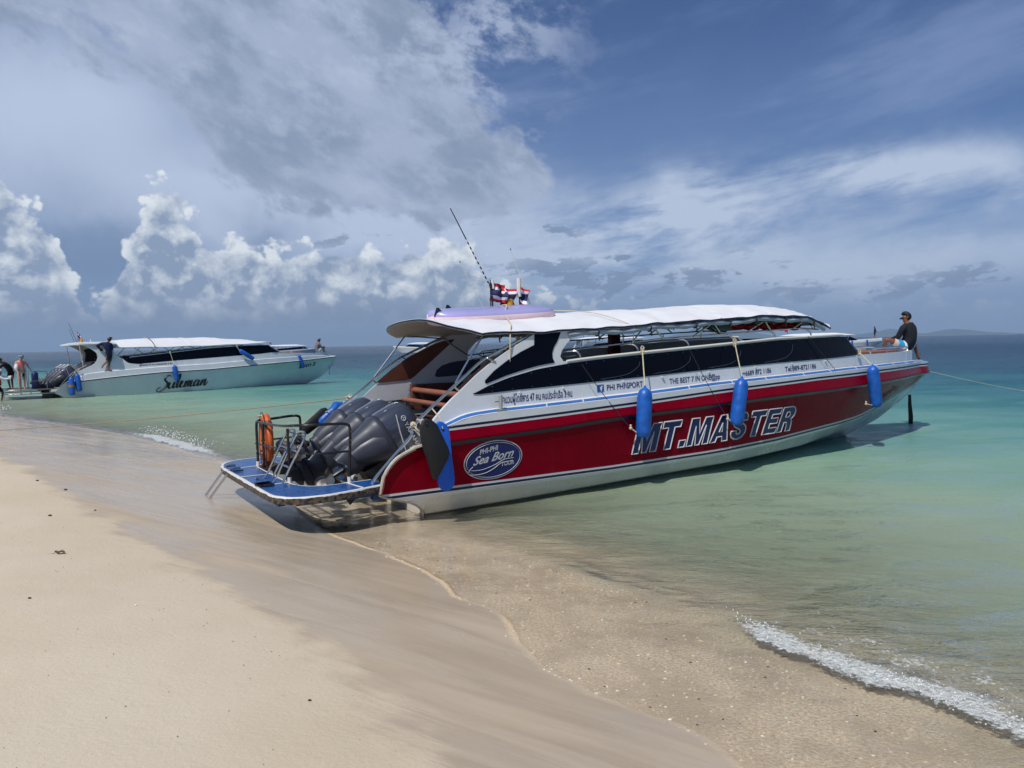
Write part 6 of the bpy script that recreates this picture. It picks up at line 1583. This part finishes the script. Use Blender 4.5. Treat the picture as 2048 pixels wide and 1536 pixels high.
ORG = person('boarder in white shirt and orange vest wading at the foot of the ladder', (SL((-3.12, -.9, 0))[0], SL((-3.12, -.9, 0))[1], -.12), SA, dict(
    hip=(-.12, 0, .86), waist=(-.12, 0, 1.03), chest=(-.08, .0, 1.20), neck=(-.03, .0, 1.33), head=(.0, .0, 1.46),
    shL=(-.02, .16, 1.27), elL=(.22, .12, 1.18), wrL=(.48, .05, 1.24), shR=(-.10, -.17, 1.26), elR=(.14, -.2, 1.12), wrR=(.40, -.2, 1.16),
    hpL=(-.10, .1, .82), knL=(.10, .10, .50), anL=(.02, .1, .10), toL=(.16, .1, .05), hpR=(-.14, -.1, .82), knR=(-.10, -.1, .46), anR=(-.14, -.1, .08), toR=(-.0, -.12, .04)),
    (1, .1, -.05), skin=M['skin'], shirt=M['white'], shorts=M['blackcloth'], hair=M['hairm'], cap=M['white'])
mb = MB(); mb.loft([superell(z_, -.13, hx, hy, 16) for z_, hx, hy in ((.84, .17, .20), (.95, .18, .21), (1.08, .17, .20), (1.14, .12, .16))]); mb.build('orange_vest', M['orange'], ORG)
# things carried and lying about
t_ = thing('bag', 'white plastic bag hanging at the woman shoulder', 'bag', SL((-2.42, -.72, 1.52)), SA); mb = MB(); mb.ball((0, 0, 0), (.09, .08, .17), 10, 8); mb.tube([(0, 0, .15), (.06, .05, .26)], .012, 5); mb.build('sack', M['white'], t_)
t_ = thing('phone', 'black phone in a white case held by the woman in the swimsuit', 'phone', SL((-2.18, -.84, 1.17)), SA); mb = MB(); mb.box((0, 0, 0), (.15, .02, .22)); mb.build('case', M['white'], t_); mb = MB(); mb.box((0, -.012, 0), (.11, .01, .18)); mb.build('screen', M['black'], t_)
t_ = thing('canister', 'tall dark blue canister on the white boat stern platform', 'canister', SL((-1.75, -1.0, .48)), SA); mb = MB(); mb.loft([[Vector((.15 * k * math.cos(a), .15 * k * math.sin(a), z_)) for a in np.linspace(0, 6.28, 17)[:-1]] for z_, k in ((0, .9), (.02, 1), (.74, .95), (.78, .8), (.82, .4))]); mb.build('drum', mat('dark_blue_plastic', lin(20, 36, 84), .4), t_)
MB().tube([(0, 0, .8), (0, 0, .86)], .04, 8).build('lid', M['black'], t_)
passengers = [(2.2, -.9, 1.55, 'skin', 'dark-haired passenger seated just behind the climbing man'), (3.85, -.8, 1.60, 'black', 'dark-haired passenger seated second along the white boat windows'), (5.15, -.6, 1.68, 'grey', 'passenger in grey seated midway along the white boat windows'), (6.35, -.5, 1.72, 'cap', 'passenger in pale cap seated forward in the white boat'), (.95, -.2, 1.25, 'skin', 'dark-haired passenger seated just inside the white boat stern opening'), (1.3, .6, 1.5, 'skin', 'passenger seated deeper inside the white boat stern opening')]
for x, y_, z_, kind, lab in passengers:
    zb = z_ - .45
    person(lab, SL((x, y_, zb)), SA, dict(hip=(0, 0, .10), waist=(0, 0, .27), chest=(0, 0, .46), neck=(0, 0, .60), head=(.02, -.01, .72), shL=(0, .17, .54), elL=(.08, .22, .28), wrL=(.25, .16, .2), shR=(0, -.17, .54), elR=(.08, -.22, .28), wrR=(.25, -.16, .2),
        hpL=(.05, .1, .08), knL=(.45, .12, .10), anL=(.45, .12, -.3), toL=(.58, .12, -.33), hpR=(.05, -.1, .08), knR=(.45, -.12, .10), anR=(.45, -.12, -.3), toR=(.58, -.12, -.33)), (.8, -.5, 0), hair=M['hairm'] if kind != 'cap' else None, cap=M['capblue'] if kind == 'cap' else None,
        shirt={'skin': M['blackcloth'], 'black': M['navyshirt'], 'grey': M['greyshirt'], 'cap': M['white']}[kind], skin=M['skin'], group='passengers seated in the white boat', sub=1)

# ================================================================== boats far behind
def far_boat(loc, head, L_, lab, hullm, canv, fenders=0, flagon=True):
    t_ = thing('speedboat', lab, 'speedboat', loc, R(head), 'speedboats moored far out'); s_ = L_ / 14.
    ww = lambda x: 1.6 if x < 7 else max(.05, 1.6 - 1.55 * ((x - 7) / 7.) ** 2.1)
    mb = MB(); g = []
    for x in np.linspace(-.5, 14, 22):
        r_ = np.interp(x, [0, 14], [.85, 1.6]); wl = max(.01, ww(x) * (.9 - .9 * max(0, (x - 8) / 6.) ** 1.5) if x < 13.5 else .01); zl = -.3 if x < 11 else -.3 + (x - 11) / 3 * 1.7
        g.append([Vector(q) * s_ for q in ((x, -wl, zl), (x, -ww(x), r_ - .05), (x, -ww(x) - .03, r_ + .03), (x, -ww(x) + .05, r_ + .35), (x, 0, r_ + .42), (x, ww(x) - .05, r_ + .35), (x, ww(x) + .03, r_ + .03), (x, ww(x), r_ - .05), (x, wl, zl))])
    mb.loft(g, closed=True); mb.m = [1 if i % 9 in (2, 3, 4, 5) else 0 for i in range(len(mb.f))]; mb.build('hull', [hullm, M['gel']], t_, smooth=40)
    mb = MB(); mb.loft([[Vector(q) * s_ for q in ((x, -ww(x) + .1, np.interp(x, [1, 10], [1.3, 1.7])), (x, -ww(x) + .2, zt), (x, ww(x) - .2, zt), (x, ww(x) - .1, np.interp(x, [1, 10], [1.3, 1.7])))] for x, zt in ((1.6, 1.5), (2.2, 1.85), (6, 2.15), (9.2, 2.32), (10.2, 1.85))]); mb.build('window_band', M['tint'], t_)
    mb = MB(); mb.loft([[Vector(q) * s_ for q in ((x, -ww(x) + .1, z_), (x, -ww(x) * .6, z_ + c), (x, 0, z_ + c * 1.3), (x, ww(x) * .6, z_ + c), (x, ww(x) - .1, z_), (x, 0, z_ - .02))] for x, z_, c in ((-.1, 2.5, .05), (1.2, 2.52, .2), (4, 2.5, .28), (7.5, 2.55, .26), (9.3, 2.52, .12), (10.1, 2.45, .04))]); mb.build('roof', canv, t_)
    for x in (1.0, 3.0, 5.0, 7.0, 8.8):
        for sd in (-1, 1): MB().tube([Vector((x, sd * 1.35, 1.7)) * s_, Vector((x + .3, sd * 1.3, 2.52)) * s_], .04 * s_, 4).build('roof_post', M['steel'], t_)
    for sd in (-1, 1): MB().loft([[Vector(q) * s_ for q in ((x, sd * 1.5, .8), (x + .25, sd * 1.45, 1.2), (x + 1.7, sd * 1.4, 2.5), (x + .9, sd * 1.4, 2.5))] for x in (-.4, -.3)]).build('quarter', M['gel'], t_)
    MB().box(Vector((-.6, 0, .9)) * s_, Vector((.7, 1.8, .9)) * s_).build('outboard_engine', M['engine'], t_)
    MB().tube([Vector((1, 0, 2.7)) * s_, Vector((.8, 0, 3.5)) * s_], .03 * s_, 4).build('aerial', M['black'], t_)
    if flagon: MB().box(Vector((.75, 0, 3.25)) * s_, Vector((.45, .03, .3)) * s_).build('flag', M['redcloth'], t_)
    for k in range(fenders):
        x = 7.2 + k * 2.2; c = Vector((x, -ww(x) - .12, np.interp(x, [0, 14], [.9, 1.6]) - .1)); MB().tube([(c + Vector((0, 0, .4))) * s_, (c + Vector((.06, 0, -.4))) * s_], .13 * s_, 8).build('fender', M['fender'], t_)
    return t_
def polar(azd, dist): return (dist * math.sin(R(azd)), dist * math.cos(R(azd)), 0)
HG = M['gelgreen']
p = polar(-17.55, 205); far_boat(p, 38, 14, 'distant white speedboat seen over the bow of the white boat', M['gel'], M['canvas'])
p = polar(-5.2, 225); far_boat(p, 178, 14, 'distant speedboat seen below the visor of the red boat, bow pointing left', HG, M['canvas'], flagon=False)
p = polar(19.3, 118); b3 = far_boat(p, -6, 14, 'distant speedboat with three fenders beyond the red boat foredeck, a man standing on it', HG, M['canvas'], 3)
p = polar(4.9, 112); far_boat(p, 14, 14.5, 'distant speedboat seen through the open windows of the red boat', M['gel'], M['canvas'])
Mb3 = Matrix.Translation(b3.location) @ Matrix.Rotation(R(-6), 4, 'Z')
person('tiny standing man on the bow of the distant boat with three fenders', Mb3 @ Vector((13.0, 0, 1.95)), R(-6), dict(hip=(0, 0, .9), waist=(0, 0, 1.07), chest=(0, 0, 1.28), neck=(0, 0, 1.44), head=(0, 0, 1.57), shL=(0, .18, 1.38), elL=(.05, .22, 1.1), wrL=(.12, .16, .9), shR=(0, -.18, 1.38), elR=(.05, -.22, 1.1), wrR=(.2, -.16, .95),
    hpL=(0, .1, .86), knL=(0, .1, .48), anL=(0, .1, .08), toL=(.12, .1, .03), hpR=(0, -.1, .86), knR=(0, -.1, .48), anR=(0, -.1, .08), toR=(.12, -.1, .03)), (1, 0, 0), hair=M['hairm'], shirt=M['navyshirt'], shorts=M['blackcloth'], sub=1)

# ================================================================== islands on the horizon
IS = mat('wooded_island', lin(52, 68, 64), .95, noise_amt=.3, noise_scale=.002)
def island(azs, hs, dist, depth, seed):
    rs = np.random.RandomState(seed); n = 90; A = np.linspace(azs[0], azs[-1], n); Hh = np.interp(A, azs, hs) * dist * math.tan(R(1))
    Hh = Hh * (1 + .05 * np.interp(np.arange(n), np.linspace(0, n, 24), rs.randn(24))) ; mb = MB(); rows_ = []
    prof = [(0, 0), (.12, .35), (.3, .72), (.5, 1.), (.7, .7), (1, 0)]
    for k, (d_, f_) in enumerate(prof):
        rows_.append([Vector(((dist + d_ * depth) * math.sin(R(a)), (dist + d_ * depth) * math.cos(R(a)), -3 + (h * f_ + 3) * (1 + (.06 * rs.randn() if 0 < k < 5 and k != 3 else 0)))) for a, h in zip(A, Hh)])
    mb.loft(rows_, closed=False, caps=False); me = mb.build('island', IS, None, smooth=60); me['kind'] = 'structure'; me.name = 'distant_hills'
island([22.6, 23.6, 24.6, 25.6, 26.2, 27.0, 27.8, 28.4, 29.0, 29.5, 30.2, 31.0, 31.8, 33.2, 35.5], [0, .13, .22, .36, .54, .38, .18, .17, .28, .38, .38, .30, .16, .06, .0], 22000, 1800, 3)
island([9.8, 11.2, 12.4, 13.6, 14.6, 15.6, 16.4, 17.2, 18.2, 19.6], [0, .25, .45, .85, 1.05, 1.15, .8, .5, .3, .0], 21000, 1800, 6)
island([-2.2, -1.2, -.2, .8, 1.6, 3.0, 4.2], [0, .12, .2, .25, .18, .15, 0], 23000, 1200, 9)
island([-20.5, -19.3, -17.5, -16.2], [0, .12, .14, 0], 23500, 1000, 12)

# air: distance haze
mb = MB(); mb.box((0, 12000, 245), (38000, 28000, 506)); hz = mb.build('haze', mat('haze_air'), None, smooth=0); hz['kind'] = 'stuff'
hm = bpy.data.materials.new('air'); hm.use_nodes = True; ht = hm.node_tree; ht.nodes.clear(); ho = ht.nodes.new('ShaderNodeOutputMaterial'); pv_ = ht.nodes.new('ShaderNodeVolumePrincipled')
pv_.inputs['Color'].default_value = (.60, .78, 1.0, 1); pv_.inputs['Density'].default_value = 5e-5; pv_.inputs['Anisotropy'].default_value = .1; ht.links.new(pv_.outputs[0], ho.inputs['Volume'])
hz.data.materials.clear(); hz.data.materials.append(hm)

# ================================================================== small things on the sand
SHELL = mat('shell_white', lin(226, 218, 204), .5); DARKBIT = mat('dark_debris', lin(58, 44, 36), .9); PALEBIT = mat('broken_coral', lin(196, 180, 156), .8)
def gz1(x, y): return float(ground_z(np.array([x]), np.array([y]))[0][0])
rs = np.random.RandomState(11)
for nm, mt, n, boxf, sz in (('shell_grit', SHELL, 420, 0, .0055), ('coral_grit', PALEBIT, 1600, 0, .007), ('dark_grit', DARKBIT, 150, 0, .005)):
    mb = MB(); X = rs.uniform(-1.6, 3.2, n * 3); Y = rs.uniform(2.8, 9.0, n * 3); z_, d_, _ = ground_z(X, Y); k_ = 0
    for x, y, z, d in zip(X, Y, z_, d_):
        if not (-1.3 < d < .02 + .1 * rs.rand()) or k_ >= n: continue
        k_ += 1; s1 = sz * (.5 + rs.rand() ** 2 * 1.6); a = rs.rand() * 6.28; q = []
        for j in range(5): q.append((x + s1 * (1 + .5 * rs.rand()) * math.cos(a + j * 1.257), y + s1 * (.7 + .5 * rs.rand()) * math.sin(a + j * 1.257), z + .001))
        mb.add(q + [(x, y, z + s1 * .7)], [(j, (j + 1) % 5, 5) for j in range(5)])
    mb.build(nm, mt, None, smooth=0)['kind'] = 'stuff'
mb = MB(); n = 700; X = rs.uniform(-7, 1, n); Y = rs.uniform(2.5, 12, n); z_, d_, _ = ground_z(X, Y); dr = sdist(X, Y, DRY)
for x, y, z, d in zip(X, Y, z_, dr):
    if d < .1: continue
    s1 = .0035 * (.6 + rs.rand()); a = rs.rand() * 6.28
    mb.add([(x + s1 * math.cos(a), y + s1 * math.sin(a), z + .004), (x + s1 * math.cos(a + 2.1), y + s1 * math.sin(a + 2.1), z + .004), (x + s1 * math.cos(a + 4.2), y + s1 * math.sin(a + 4.2), z + .004), (x, y, z + .004 + s1)], [(0, 1, 3), (1, 2, 3), (2, 0, 3)])
mb.build('dark_specks', DARKBIT, None, smooth=0)['kind'] = 'stuff'
def pebble(lab, x, y, r_, m_=DARKBIT, cat='pebble'):
    z = gz1(x, y); mb = MB(); mb.ball((0, 0, r_ * .35), (r_, r_ * .75, r_ * .5), 8, 6); mb.v = [(a * (1 + .15 * math.sin(b_ * 90 + c * 50)), b_, c) for a, b_, c in mb.v]
    o = mb.build('pebble', m_, None); o.location = (x, y, z); tag(o, lab, cat, 'small bits lying on the sand')
pebble('dark seed on the dry sand, farthest left of those near the wet edge', -7.24, 11.6, .022)
pebble('dark seed on the dry sand close below the wet edge', -6.43, 10.94, .024)
pebble('larger dark seed alone in the middle of the dry sand at left', -5.63, 9.23, .022)
pebble('small dark seed on the sand nearest the wet edge at left', -5.31, 9.65, .016)
pebble('small dark chip low on the left part of the dry sand', -3.88, 6.04, .014)
pebble('pale chip lying on the left part of the dry sand', -2.99, 5.95, .012, SHELL)
pebble('dark chip on the smooth sand at bottom centre', -1.23, 4.44, .011)
t_ = thing('dry_leaf', 'curled grey-brown dry leaf lying on the dry sand at left', 'leaf', (-4.52, 7.54, gz1(-4.52, 7.54)), R(15))
mb = MB(); g = []
for u_ in np.linspace(-1, 1, 9): g.append([Vector((u_ * .045, v_ * .028 * (1 - u_ * u_) ** .5, .012 + .016 * v_ * v_ + .006 * math.sin(u_ * 5))) for v_ in np.linspace(-1, 1, 7)])
mb.loft(g, closed=False, caps=False); mb.loft([[q + Vector((0, 0, .002)) for q in r_] for r_ in g], closed=False, caps=False); mb.build('blade', mat('dry_leaf', lin(120, 106, 96), .8), t_)
MB().tube([(-.045, 0, .012), (-.075, .01, .004), (-.10, .0, .006)], .002, 5).build('stalk', DARKBIT, t_)
# spray thrown up by the little breakers
mb = MB()
def spray(n, pts, spread, hgt, rr):
    for _ in range(n):
        k_ = rs.rand() * (len(pts) - 1); i_ = int(k_); f_ = k_ - i_; x = pts[i_][0] * (1 - f_) + pts[i_ + 1][0] * f_ + rs.randn() * spread; y = pts[i_][1] * (1 - f_) + pts[i_ + 1][1] * f_ + rs.randn() * spread
        mb.ball((x, y, .03 + abs(rs.randn()) * hgt), rr * (.4 + rs.rand()), 5, 4)
spray(330, [(1.75, 6.15), (2.0, 5.5), (2.35, 4.95), (2.65, 4.6), (2.9, 4.2), (3.3, 3.6)], .09, .02, .0045)
spray(220, [(-10.2, 21.3), (-8.6, 19.4), (-6.8, 17.1)], .16, .06, .013)
spray(160, [(-22.5, 32.4), (-19.5, 29.2)], .25, .08, .022)
mb.build('spray_droplets', mat('spray', lin(240, 244, 244), .15, spec=.8), None)['kind'] = 'stuff'
